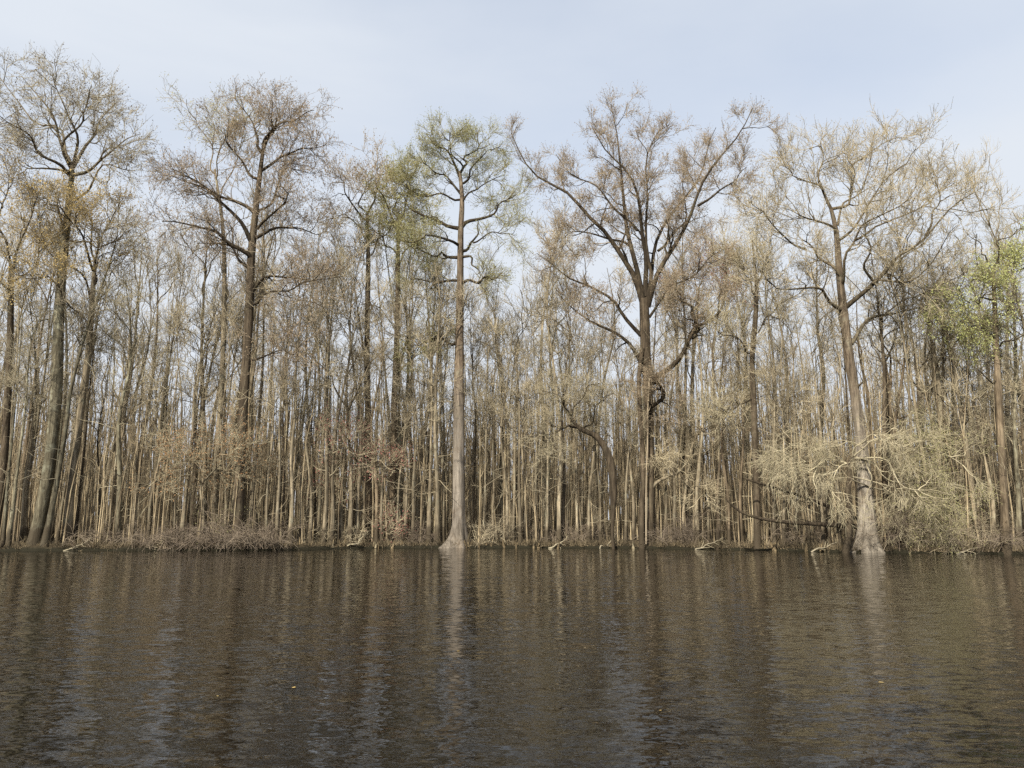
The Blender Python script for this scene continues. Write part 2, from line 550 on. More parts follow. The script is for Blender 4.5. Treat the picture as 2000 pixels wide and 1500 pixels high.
def to_px(P):
    """columns and rows of world points in the photograph's frame"""
    f_ = P[:, 1] * math.cos(PITCH) + (P[:, 2] - CAM_H) * math.sin(PITCH)
    v_ = -P[:, 1] * math.sin(PITCH) + (P[:, 2] - CAM_H) * math.cos(PITCH)
    return np.stack([W / 2 + F * P[:, 0] / f_, H / 2 - F * v_ / f_], -1)


def px_path(pts, Y, slope=0.0, n=10, wig=0.0):
    """pixel polyline -> world polyline starting at depth Y, receding by slope per metre of run"""
    k = Y / F
    run = 0.0; out = []
    for i, (x, y) in enumerate(pts):
        if i:
            run += math.hypot(x - pts[i - 1][0], y - pts[i - 1][1]) * k
        out.append(at(x, y, Y + slope * run))
    P = resample(out, n)
    if wig:
        P = P + wiggle(n, wig, 6)
    return P


def hero(trunk_px, widths, limbs, Y, flare=0.6, flare_h=0.7, flutes=5, depth=0.18, sides=14, crown=None, limb_t0=0.2,
         trunk_crown=None, wig=0.15, rows=30, trim=14):
    """trunk_px from the foot up; widths in px at foot and top; limbs: (points, w0, w1)"""
    global rng
    rng = np.random.default_rng(abs(int(trunk_px[0][0])) * 7 + 5)      # every tree keeps its own shape
    T = Tree()
    k = Y / F
    P = px_path(trunk_px, Y, 0, 60)
    s = np.linspace(0, 1, rows) ** 1.5
    P = np.stack([np.interp(s, np.linspace(0, 1, 60), P[:, j]) for j in range(3)], -1)
    P[0, 2] = min(P[0, 2], 0.05) - 0.12
    P = P + wiggle(rows, 0.02, 6)
    R = np.interp(s, np.linspace(0, 1, len(widths)), np.array(widths) * (1.0 if widths[0] > 11 else 0.85)) * k / 2
    T.trunk.append(fluted(P, R, sides, flare, flare_h, flutes, depth, rng.uniform(0, 6)))
    LP, LR = [], []
    for pts, w0, w1 in limbs:
        sl = rng.uniform(-0.8, 0.3)        # most limbs reach out over the water
        Ys, start = Y, np.array(pts[0], float)
        if np.linalg.norm(to_px(P) - start, axis=1).min() > 22:       # springs from an earlier limb: start at that limb's depth
            best = 26.0
            for e in LP:
                dd = np.linalg.norm(to_px(e) - start, axis=1)
                if dd.min() < best:
                    best = dd.min(); Ys = e[dd.argmin(), 1]
        q = px_path(pts, Ys, sl, 16, wig)
        q = resample(q[:trim] if np.linalg.norm(q[-1] - q[0]) > 2.6 else q, 14)
        LP.append(q); LR.append((w0 + (max(w1 * 0.75, 0.9) - w0) * np.linspace(0, 1, 14) ** 0.8) * k / 2)
    if LP:
        LP = np.array(LP); LR = np.array(LR)
        T.limb += [tubes(LP[i:i + 1], LR[i:i + 1], 7) for i in range(len(LP))]
        # secondary limbs
        S, SR = spawn(LP, LR, 5, (0.2, 0.92), (28, 65), (0.2, 0.42), 0.3, 8, 0.6, 0.10, 0.026, 0.35, 0.22, 0.3, True, 1.0, 6.0)
        kw = dict(crown or {})
        ln = np.linalg.norm(np.diff(LP, axis=1), axis=2).sum(1)
        big = ln > (2.6 if widths[0] > 12 else 0.8)
        S, SR = S[np.repeat(big, 5)], SR[np.repeat(big, 5)]
        kb = dict(kw); nb = kb.get('boughs', 8)
        rp = np.maximum(1, np.round(ln[big] * nb / 6.5 / 3)).astype(int)      # boughs in proportion to the limb's length
        kb['boughs'] = 3
        crown_levels(T, np.repeat(LP[big], rp, 0), np.repeat(LR[big], rp, 0), t0=limb_t0, **kb)
        T.second.append(tubes(S, SR, 5))
        kw['boughs'] = max(2, kw.get('boughs', 8) // 3)
        crown_levels(T, S, SR, t0=0.15, **kw)
    if trunk_crown:
        crown_levels(T, P[None], R[None], **trunk_crown)
    T.P, T.R = P, R
    return T


# --- grey mottled tree that leans at the foot of the lake's left arm
Y0 = shore_Y(75) + 0.5
T = hero([(66, 1066), (84, 980), (100, 880), (109, 760), (117, 600), (127, 480), (140, 335)], [24, 22, 21, 20, 18, 15, 10],
         [([(140, 340), (118, 285), (88, 220), (55, 170), (20, 125)], 8, 1.5),
          ([(141, 335), (150, 260), (128, 205), (105, 160), (98, 118)], 8, 1.5),
          ([(141, 330), (165, 290), (182, 262), (195, 225), (228, 195), (266, 172)], 9, 1.5),
          ([(143, 342), (190, 320), (228, 305), (258, 268), (300, 240)], 8, 1.5),
          ([(140, 338), (100, 310), (66, 285), (25, 240), (-20, 205)], 8, 1.5),
          ([(137, 345), (96, 325), (50, 330), (10, 350)], 6, 1.5),
          ([(139, 330), (140, 270), (160, 220), (172, 180), (190, 150)], 7, 1.5),
          ([(141, 330), (112, 250), (60, 235), (10, 160), (-30, 130)], 6, 1.5),
          ([(145, 390), (180, 350), (202, 325), (240, 330), (285, 335)], 6, 1.5),
          ([(135, 470), (180, 472), (240, 468), (292, 455)], 5, 1.2),
          ([(128, 440), (100, 400), (66, 372)], 6, 2)],
         Y0, 0.25, 0.6, crown=dict(boughs=8, twigs=6, tips=5, bl=(0.9, 2.2), up=(0.05, 0.1, 0.15)))
T.build('mottled_tree', at(66, 1066, Y0), 'tall leaning tree with mottled pale grey trunk and a wide dark-specked crown', 'tree',
        BARK['mottled'], LIMB['grey'], TWIG['grey'], LEAF['dull'], (0.05, 0.10), 1, 0.05, 1.6, leaf_name='seed_cones', aspect=0.3, leaf_keep=lambda C: rng.random(len(C)) < 0.55)

# --- dark tree with sweeping limbs behind the brush
Y0 = shore_Y(470) + 0.6
T = hero([(466, 1062), (469, 950), (472, 850), (479, 730), (487, 600), (491, 500), (498, 430), (508, 345), (515, 290)],
         [21, 19, 18, 17.5, 17, 17, 15, 11, 7],
         [([(494, 505), (470, 487), (432, 456), (380, 446), (340, 436), (295, 440)], 11, 2),
          ([(494, 478), (464, 430), (420, 386), (372, 356), (305, 328)], 11, 2),
          ([(500, 425), (460, 392), (410, 372), (350, 345), (330, 300)], 9, 2),
          ([(513, 300), (508, 265), (488, 235), (463, 195)], 8, 1.5),
          ([(514, 292), (545, 252), (575, 225), (628, 212)], 8, 1.5),
          ([(508, 335), (556, 302), (600, 285), (655, 270)], 7, 1.5),
          ([(506, 350), (470, 310), (440, 280), (420, 235)], 7, 1.5),
          ([(500, 465), (540, 455), (590, 450), (650, 456)], 8, 1.5),
          ([(502, 448), (520, 428), (545, 392), (600, 365)], 7, 1.5),
          ([(492, 572), (530, 543), (590, 541), (650, 562)], 7, 1.5),
          ([(490, 596), (540, 570), (640, 546), (705, 528)], 5, 1.2),
          ([(492, 525), (455, 500), (415, 480), (370, 472)], 7, 1.5),
          ([(515, 290), (520, 250), (530, 215), (520, 185)], 6, 1.5),
          ([(484, 705), (505, 690), (550, 696), (606, 694)], 5, 1.5),
          ([(500, 420), (540, 370), (570, 340), (640, 330)], 6, 1.5)],
         Y0, 0.25, 0.6, crown=dict(boughs=8, twigs=6, tips=5, bl=(1.1, 2.5), up=(0.12, 0.12, 0.05)))
T.build('dark_tree', at(466, 1062, Y0), 'dark-barked tree with long sweeping limbs and rust-brown buds, rising behind the waterside brush',
        'tree', BARK['dark'], LIMB['dark'], TWIG['red'], LEAF['rust'], (0.06, 0.13), 1, 0.05, 1.6, aspect=0.22)

# --- cypress with flared pale foot and green tinge
Y0 = shore_Y(894) + 0.5
T = hero([(894, 1069), (895, 1030), (896, 950), (897, 850), (898, 700), (899, 560), (900, 450), (903, 390), (898, 335)],
         [25, 23, 22, 20.5, 17.5, 15, 13, 10.5, 7],
         [([(897, 345), (872, 305), (852, 282), (828, 252)], 7, 1.5),
          ([(898, 340), (905, 300), (925, 285), (935, 250)], 6, 1.5),
          ([(899, 360), (930, 320), (955, 295), (985, 285)], 6, 1.5),
          ([(901, 380), (870, 345), (835, 330), (800, 300)], 6, 1.5),
          ([(897, 446), (868, 434), (830, 424), (800, 408), (782, 386), (742, 368)], 9, 1.8),
          ([(903, 442), (938, 426), (958, 408), (978, 392), (1015, 370)], 9, 1.8),
          ([(896, 479), (850, 471), (820, 470), (778, 464)], 7, 1.6),
          ([(894, 503), (862, 492), (838, 492), (798, 484)], 8, 1.6),
          ([(905, 490), (924, 476), (928, 450), (930, 432)], 7, 2.5),
          ([(925, 474), (950, 465), (985, 458), (1015, 460)], 4, 1.2),
          ([(903, 502), (922, 508), (932, 520), (942, 534)], 6, 1.5),
          ([(900, 557), (930, 545), (965, 536), (995, 527)], 7, 2),
          ([(897, 556), (870, 548), (840, 546), (795, 545)], 7, 2),
          ([(890, 670), (868, 663), (840, 667), (800, 684), (776, 692)], 7, 1.5),
          ([(900, 400), (925, 370), (950, 355), (1000, 340)], 5, 1.4),
          ([(898, 390), (865, 380), (825, 375), (770, 345)], 5, 1.4),
          ([(898, 340), (885, 300), (880, 270), (872, 240)], 5, 1.4)],
         Y0, 1.5, 0.52, 5, 0.34, 20, crown=dict(boughs=8, twigs=6, tips=5, bl=(0.9, 2.1), tl=(0.5, 1.1), up=(0.1, 0.15, 0.2)), rows=40)
T.build('cypress_tree', at(894, 1069, Y0), 'straight cypress with pale flared foot at the waterline and greenish crown on level limbs',
        'tree', BARK['cypress_tall'], LIMB['dark'], TWIG['olive'], LEAF['sage'], (0.05, 0.10), 2, 0.07, leaf_name='foliage', aspect=0.22)

# --- great tree forking into many dark limbs
Y0 = shore_Y(1265) + 0.4
T = hero([(1268, 1062), (1270, 950), (1269, 850), (1266, 760), (1262, 700), (1260, 640), (1258, 585)],
         [15, 13.5, 13, 16, 19, 20, 19],
         [([(1258, 600), (1242, 548), (1215, 508), (1182, 460), (1132, 412), (1100, 375), (1060, 350), (1020, 308), (998, 262)], 14, 2),
          ([(1256, 590), (1238, 510), (1224, 440), (1212, 350), (1202, 285), (1190, 205)], 13, 1.8),
          ([(1262, 580), (1266, 525), (1252, 470), (1238, 400), (1216, 352), (1180, 300), (1150, 235)], 12, 1.6),
          ([(1265, 600), (1290, 530), (1320, 470), (1352, 402), (1382, 350), (1408, 308), (1440, 262), (1474, 212)], 12, 1.8),
          ([(1262, 585), (1284, 495), (1316, 425), (1348, 372), (1388, 300), (1400, 250)], 10, 1.6),
          ([(1262, 590), (1268, 500), (1270, 420), (1265, 340), (1290, 260), (1310, 240)], 9, 1.6),
          ([(1252, 655), (1210, 592), (1168, 570), (1122, 550), (1080, 516), (1050, 500)], 9, 1.8),
          ([(1254, 712), (1232, 675), (1200, 655), (1150, 634), (1112, 602), (1088, 578)], 10, 1.8),
          ([(1272, 742), (1310, 712), (1350, 662), (1390, 622), (1418, 582), (1422, 520)], 13, 2.5),
          ([(1276, 745), (1258, 720), (1250, 700), (1248, 680)], 9, 4),
          ([(1362, 648), (1348, 610), (1332, 585), (1318, 560)], 7, 2),
          ([(1268, 620), (1300, 565), (1345, 538), (1400, 500), (1432, 478)], 6, 1.5),
          ([(1362, 402), (1398, 382), (1430, 356), (1462, 320)], 6, 1.5),
          ([(1230, 480), (1180, 460), (1130, 455), (1090, 470)], 6, 1.5),
          ([(1245, 450), (1210, 420), (1170, 360), (1130, 340), (1090, 300)], 6, 1.5),
          ([(1285, 490), (1330, 430), (1330, 370), (1350, 320)], 6, 1.5),
          ([(1268, 820), (1288, 780), (1292, 756), (1276, 742)], 9, 8)],
         Y0, 0.25, 0.6, 4, 0.1, 14, crown=dict(boughs=9, twigs=6, tips=6, bl=(0.8, 2.0), tl=(0.45, 0.9), rs=0.85, up=(0.4, 0.35, 0.3)), limb_t0=0.3, trim=16)
# second stem and the pale vine that climbs between the two
k = Y0 / F
P2 = px_path([(1254, 1062), (1255, 940), (1252, 820), (1248, 740), (1254, 680)], Y0 - 0.25, 0, 16, 0.04)
P2[0, 2] = -0.2
T.trunk.append(fluted(P2, np.linspace(10, 9, 16) * k / 2, 10, 0.25, 0.6, 4, 0.1))
P3 = px_path([(1262, 1062), (1263, 940), (1265, 820), (1268, 738)], Y0 - 0.45, 0, 16, 0.03)
T.twig.append(tubes(P3[None], np.full((1, 16), 3 * k / 2), 6))
T.build('forked_tree', at(1268, 1062, Y0), 'great twin-stemmed tree forking into many dark ascending limbs under a brown-budded crown',
        'tree', BARK['dark'], LIMB['dark'], TWIG['red'], LEAF['rust'], (0.04, 0.085), 1, 0.05, aspect=0.35)

# --- cypress with fluted grey foot and wide limbs
Y0 = shore_Y(1692) + 0.45
T = hero([(1694, 1078), (1692, 1020), (1688, 950), (1682, 860), (1671, 780), (1660, 710), (1650, 630), (1640, 540), (1634, 455), (1624, 408)],
         [32, 29, 25, 19, 18, 18, 17, 14, 11, 7],
         [([(1663, 672), (1688, 630), (1730, 612), (1790, 605), (1850, 600)], 9, 1.5),
          ([(1652, 600), (1690, 562), (1740, 520), (1785, 482), (1830, 440), (1872, 400), (1940, 340)], 11, 1.8),
          ([(1705, 548), (1695, 490), (1688, 440), (1670, 415)], 6, 2),
          ([(1808, 460), (1828, 415), (1836, 365), (1838, 335)], 5, 1.5),
          ([(1648, 608), (1625, 582), (1590, 562), (1530, 558), (1476, 538), (1440, 530)], 8, 1.4),
          ([(1642, 545), (1615, 508), (1585, 492), (1545, 478)], 8, 3),
          ([(1575, 488), (1545, 465), (1510, 430), (1474, 392), (1470, 350)], 5, 1.3),
          ([(1645, 560), (1664, 480), (1672, 455), (1705, 430), (1760, 385), (1790, 330)], 7, 1.4),
          ([(1624, 410), (1600, 362), (1558, 350), (1505, 308)], 7, 1.4),
          ([(1625, 408), (1655, 384), (1661, 325), (1632, 298)], 7, 1.6),
          ([(1600, 362), (1596, 310), (1620, 250)], 4, 1.2),
          ([(1660, 330), (1705, 300), (1730, 270), (1752, 246)], 4, 1.2),
          ([(1634, 452), (1590, 440), (1540, 410), (1500, 400)], 6, 1.3),
          ([(1638, 470), (1690, 400), (1740, 345), (1800, 300)], 6, 1.3),
          ([(1636, 440), (1680, 370), (1690, 300), (1680, 255)], 5, 1.3),
          ([(1670, 470), (1740, 430), (1820, 370), (1860, 330)], 5, 1.2),
          ([(1700, 555), (1780, 530), (1850, 470), (1900, 440)], 5, 1.2),
          ([(1730, 612), (1800, 570), (1860, 550), (1900, 520)], 4, 1.2),
          ([(1673, 772), (1684, 752), (1686, 735)], 6, 3)],
         Y0, 1.15, 0.70, 7, 0.28, 28, crown=dict(boughs=7, twigs=6, tips=5, bl=(1.0, 2.6), tl=(0.6, 1.3), ang=(18, 50), up=(0.35, 0.25, 0.2)), rows=40)
T.build('cypress_tree', at(1694, 1078, Y0), 'leaning cypress with fluted silver-grey foot and wide bare crown of long fanning limbs',
        'tree', BARK['cypress'], LIMB['grey'], TWIG['tan'], LEAF['tan'], (0.03, 0.07), 1, 0.04, aspect=0.3)

# --- bent broken snag
Y0 = shore_Y(1195) - 0.3
T = hero([(1198, 1064), (1197, 1000), (1196, 935), (1190, 892), (1166, 852), (1132, 836), (1116, 815)],
         [7, 8, 17, 18, 16, 12, 7],
         [([(1126, 834), (1092, 846), (1060, 862), (1042, 872)], 6, 2),
          ([(1118, 820), (1100, 790), (1090, 772), (1060, 760)], 4, 1.2),
          ([(1140, 838), (1160, 812), (1165, 790), (1200, 770)], 4, 1.2),
          ([(1070, 856), (1078, 880), (1080, 905)], 2.5, 1),
          ([(1116, 815), (1118, 795), (1135, 770), (1175, 755)], 3, 1)],
         Y0, 0.1, 0.5, 3, 0.1, 10, crown=dict(boughs=4, twigs=5, tips=4, bl=(0.8, 1.9), tl=(0.5, 1.0), up=(0.1, 0.0, -0.1), rs=0.8))
T.build('bent_snag', at(1198, 1064, Y0), 'dark snag bent over to one side like a crook, bleached twigs at its broken tip', 'tree',
        BARK['dark'], LIMB['dark'], TWIG['bleached'], LEAF['tan'], (0.03, 0.06), 1, 0.1)

# --- crooked small tree in front of the forked one
Y0 = shore_Y(1258) + 0.3
T = hero([(1258, 1066), (1262, 1010), (1268, 965), (1278, 944), (1302, 931), (1328, 921), (1341, 903), (1345, 884)],
         [10, 9, 9, 8.5, 8, 7, 4.5, 3],
         [([(1292, 936), (1283, 915), (1284, 892), (1303, 862)], 4.5, 1.5),
          ([(1326, 922), (1324, 908), (1322, 900)], 3, 1),
          ([(1328, 922), (1345, 932), (1362, 960), (1385, 985)], 2.5, 1)],
         Y0, 0.2, 0.5, 3, 0.1, 10, crown=dict(boughs=4, twigs=4, tips=4, bl=(0.6, 1.3), tl=(0.4, 0.8), up=(0, -0.1, -0.1)))
T.build('crooked_tree', at(1258, 1066, Y0), 'small crooked pale tree bending sharply sideways in front of the great forked tree', 'tree',
        BARK['pale'], LIMB['grey'], TWIG['tan'])

# --- drooping pale-twigged tree that overhangs the fluted cypress
Y0 = shore_Y(1655) - 0.35
T = hero([(1652, 1080), (1658, 1045), (1660, 1005), (1655, 965), (1661, 930), (1657, 905), (1668, 890)], [14, 11, 12, 11, 10, 8, 6],
         [([(1658, 906), (1630, 892), (1604, 900), (1560, 902), (1508, 904)], 3.2, 1.0),
          ([(1604, 902), (1590, 930), (1588, 960), (1605, 1000)], 3.2, 1.0),
          ([(1661, 930), (1700, 935), (1745, 948), (1800, 985), (1860, 1010)], 3.2, 1.0),
          ([(1665, 893), (1700, 860), (1740, 858), (1790, 880), (1820, 905)], 3.2, 1.0),
          ([(1668, 890), (1700, 905), (1745, 942), (1790, 930), (1850, 925)], 3.2, 1.0),
          ([(1668, 895), (1730, 900), (1765, 950), (1830, 960), (1900, 975)], 3.2, 1.0),
          ([(1660, 935), (1720, 960), (1760, 972), (1800, 1010), (1835, 1040)], 3.2, 1.0),
          ([(1666, 892), (1680, 865), (1720, 845), (1770, 830)], 3.2, 1.0),
          ([(1656, 905), (1630, 920), (1625, 960), (1640, 985)], 2.4, 0.9),
          ([(1690, 900), (1697, 935), (1694, 975)], 2.4, 0.9),
          ([(1740, 945), (1800, 1000), (1850, 1030)], 3, 0.9),
          ([(1690, 880), (1650, 862), (1600, 870), (1560, 885)], 2.4, 0.9),
          ([(1640, 893), (1580, 878), (1525, 900), (1490, 935)], 2.4, 0.9),
          ([(1610, 900), (1565, 930), (1535, 975)], 2.4, 0.9),
          ([(1720, 900), (1800, 880), (1870, 905), (1915, 950)], 2.6, 0.9),
          ([(1760, 970), (1820, 1010), (1880, 1035)], 2.6, 0.9)],
         Y0, 0.1, 0.5, 3, 0.1, 10, wig=0.08, crown=dict(boughs=6, twigs=6, tips=4, bl=(0.9, 2.1), tl=(0.5, 1.1), up=(-0.35, -0.35, -0.25), ang=(10, 42), rs=0.55))
T.build('drooping_tree', at(1652, 1080, Y0), 'low tree with dark bent trunk in the water and a dome of bleached drooping twigs',
        'tree', BARK['dark'], TWIG['bleached'], TWIG['bleached'], LEAF['olive'], (0.03, 0.06), 3, 0.06, leaf_name='foliage',
        leaf_keep=lambda C: (C[:, 0] > at(1760, 1000, Y0)[0]) | (rng.random(len(C)) < 0.06))


# --- other single trees with a look of their own (bare straight boles, tinted crowns)
def tinted(name, label, trunk_px, widths, limbs, dY, bark_k, limb_k, twig_k, leaf_k=None, boughs=7, flare=0.3, size=(0.05, 0.11), per=3, **kw):
    Y0 = shore_Y(trunk_px[0][0]) + dY
    T = hero(trunk_px, widths, limbs, Y0, flare, 0.7, 5, 0.12, 10, crown=dict(boughs=boughs, twigs=6, tips=4, bl=(1.0, 2.6) if widths[0] > 9 else (0.7, 1.8), rs=1.0 if widths[0] > 9 else 0.6), **kw)
    return T.build(name, at(trunk_px[0][0], trunk_px[0][1], Y0), label, 'tree', BARK[bark_k], LIMB[limb_k], TWIG[twig_k],
                   LEAF[leaf_k] if leaf_k else None, size, per, 0.07, leaf_name='foliage')


tinted('gold_tree', 'tree with golden yellow new leaves beside the mottled leaning tree',
       [(128, 1062), (138, 960), (150, 870), (162, 770), (172, 700), (178, 620), (184, 520)], [18, 15, 14, 13, 12, 11, 7],
       [([(183, 530), (160, 470), (130, 420), (110, 365)], 6, 1.5), ([(184, 520), (205, 460), (225, 410), (250, 380)], 5, 1.5),
        ([(184, 525), (180, 450), (150, 390), (140, 350)], 5, 1.5), ([(178, 600), (140, 520), (90, 470), (60, 380)], 5, 1.5),
        ([(182, 560), (210, 500), (235, 470)], 4, 1.5), ([(175, 640), (120, 560), (60, 540), (5, 500)], 4, 1.2)],
       1.0, 'grey', 'dark', 'tan', 'gold', 8, per=2, size=(0.05, 0.11))
tinted('gold_tree', 'tree with golden yellow buds whose crown leans in behind the mottled tree',
       [(-8, 1064), (6, 900), (14, 760), (20, 640), (22, 520)], [16, 14, 13, 12, 9],
       [([(22, 530), (10, 440), (5, 370), (12, 310)], 6, 1.5), ([(22, 540), (60, 440), (80, 380), (115, 340)], 6, 1.5),
        ([(21, 570), (-30, 500), (-60, 420)], 5, 1.5), ([(22, 560), (50, 520), (90, 450), (100, 420)], 4, 1.5)],
       1.4, 'dark', 'dark', 'tan', 'gold', 7, per=1, size=(0.05, 0.11))
tinted('lime_tree', 'tree with soft yellow-green young leaves beyond the leaning cypress',
       [(1965, 1072), (1958, 900), (1950, 760), (1945, 640), (1940, 520)], [16, 14, 13, 10, 6],
       [([(1940, 530), (1922, 490), (1905, 465), (1892, 440)], 4, 1.5), ([(1940, 520), (1955, 480), (1975, 455), (2000, 440)], 4, 1.5),
        ([(1942, 560), (1912, 550), (1885, 555)], 4, 1.5), ([(1941, 560), (1980, 530), (2025, 510)], 4, 1.5),
        ([(1943, 590), (1910, 590), (1870, 585)], 4, 1.5), ([(1945, 620), (1985, 600), (2030, 570)], 4, 1.5),
        ([(1946, 660), (1915, 640), (1885, 640)], 4, 1.5), ([(1947, 680), (1980, 660), (2020, 640)], 4, 1.5), ([(1949, 740), (1920, 730), (1895, 735)], 3, 1.5)],
       0.1, 'brown', 'dark', 'olive', 'lime', 9, per=4, size=(0.05, 0.10))
tinted('olive_tree', 'slender tree with olive-tinted crown standing close beside the straight green cypress',
       [(763, 1064), (768, 900), (771, 760), (775, 640), (777, 520), (778, 440)], [14, 13, 12, 11, 10, 6],
       [([(778, 450), (755, 400), (735, 365), (728, 330)], 5, 1.5), ([(778, 445), (790, 390), (800, 350), (815, 322)], 5, 1.5),
        ([(777, 500), (740, 460), (700, 430)], 4, 1.5), ([(777, 520), (810, 470), (840, 440)], 4, 1.5), ([(778, 440), (770, 390), (772, 340)], 4, 1.5)],
       2.6, 'brown', 'grey', 'olive', 'olive')
tinted('rusty_tree', 'tall straight tree with rust-tinted bushy top between the dark-limbed tree and the green cypress',
       [(722, 1064), (720, 900), (718, 760), (719, 640), (720, 520), (716, 420)], [13, 12, 12, 11, 10, 6],
       [([(716, 430), (695, 390), (672, 350), (668, 315)], 5, 1.5), ([(716, 420), (735, 380), (740, 340), (752, 312)], 5, 1.5),
        ([(718, 470), (680, 430), (640, 415)], 4, 1.5), ([(717, 440), (705, 380), (710, 330)], 4, 1.5), ([(719, 500), (755, 460), (765, 420)], 4, 1.5)],
       2.0, 'brown', 'grey', 'red', 'rust', per=1)
tinted('brown_tree', 'straight tree with dark brown bole standing among pale trunks near the fallen logs',
       [(1479, 1070), (1477, 980), (1473, 880), (1470, 780), (1468, 700), (1474, 640), (1478, 560), (1470, 470)], [14, 13, 12, 12, 11, 10, 7, 3],
       [([(1477, 580), (1450, 530), (1430, 480)], 4, 1.2), ([(1478, 560), (1500, 510), (1510, 450)], 4, 1.2),
        ([(1474, 650), (1510, 620), (1560, 600)], 4, 1.2), ([(1472, 690), (1440, 660), (1400, 650)], 3.5, 1.2), ([(1471, 780), (1430, 790), (1380, 800)], 3, 1)],
       0.2, 'dark', 'dark', 'grey', 'tan', 5, per=1, size=(0.03, 0.07))
tinted('pink_maple', 'maple with pinkish red flower buds filling the gap beside the great forked tree',
       [(1350, 1066), (1356, 900), (1352, 760), (1360, 640), (1366, 560)], [9, 8, 8, 7, 4],
       [([(1366, 570), (1350, 530), (1340, 490)], 3, 1), ([(1366, 560), (1385, 520), (1395, 480)], 3, 1), ([(1362, 610), (1330, 590), (1300, 560)], 3, 1),
        ([(1361, 620), (1390, 600), (1420, 560)], 3, 1)],
       4.0, 'grey', 'grey', 'tan', 'pink', 5, per=1)
tinted('red_maple', 'young maple with sparse dark red flower buds low among the trunks left of the cypress foot'.replace(' left of', ' beside'),
       [(704, 1066), (700, 1020), (712, 960), (704, 920), (690, 880)], [6, 5, 5, 4, 3],
       [([(708, 975), (672, 945), (640, 935)], 2.2, 1), ([(702, 910), (690, 870), (660, 830)], 2.2, 1), ([(706, 930), (740, 910), (775, 895)], 2.2, 1),
        ([(706, 1000), (740, 1030), (768, 1034)], 2, 1)],
       0.8, 'grey', 'grey', 'tan', 'pink', 4, per=1)
tinted('orange_sapling', 'arching sapling with orange-brown buds over the waterside brush',
       [(395, 1066), (398, 1000), (392, 950), (410, 925), (432, 905)], [6, 5, 4.5, 4, 3],
       [([(405, 930), (440, 915), (490, 912)], 2.5, 1), ([(398, 945), (360, 930), (330, 925), (290, 940)], 2.5, 1), ([(420, 915), (455, 880), (500, 870)], 2.5, 1),
        ([(394, 960), (370, 900), (340, 870)], 2.2, 1)],
       0.6, 'pale', 'pale', 'bleached', 'orange', 7, per=1)
tinted('feathery_sapling', 'leaning sapling with feathery tan twigs fanning out beside the brown bole',
       [(1330, 1066), (1338, 960), (1350, 880), (1372, 830), (1400, 790)], [7, 6, 5.5, 5, 3],
       [([(1355, 870), (1400, 820), (1440, 790), (1480, 770)], 3, 1), ([(1360, 850), (1420, 830), (1480, 815)], 3, 1), ([(1345, 900), (1390, 880), (1440, 890)], 3, 1),
        ([(1375, 825), (1420, 780), (1460, 740)], 3, 1), ([(1340, 930), (1320, 870), (1325, 820)], 2.5, 1)],
       1.2, 'pale', 'pale', 'tan', 'tan', 6, per=1, size=(0.02, 0.05))
tinted('cream_tree', 'slim tree with cream-coloured new leaves at its tip behind the dark-limbed tree',
       [(418, 1064), (424, 900), (432, 760), (438, 600), (436, 450), (420, 330)], [12, 11, 10, 10, 8, 4],
       [([(420, 340), (400, 280), (380, 230), (370, 190)], 3.5, 1), ([(422, 350), (440, 280), (445, 220), (435, 182)], 3, 1), ([(430, 400), (460, 330), (478, 250), (470, 190)], 3, 1)],
       2.2, 'pale', 'pale', 'tan', 'cream', 5, per=1, size=(0.05, 0.10))


rng = np.random.default_rng(77)
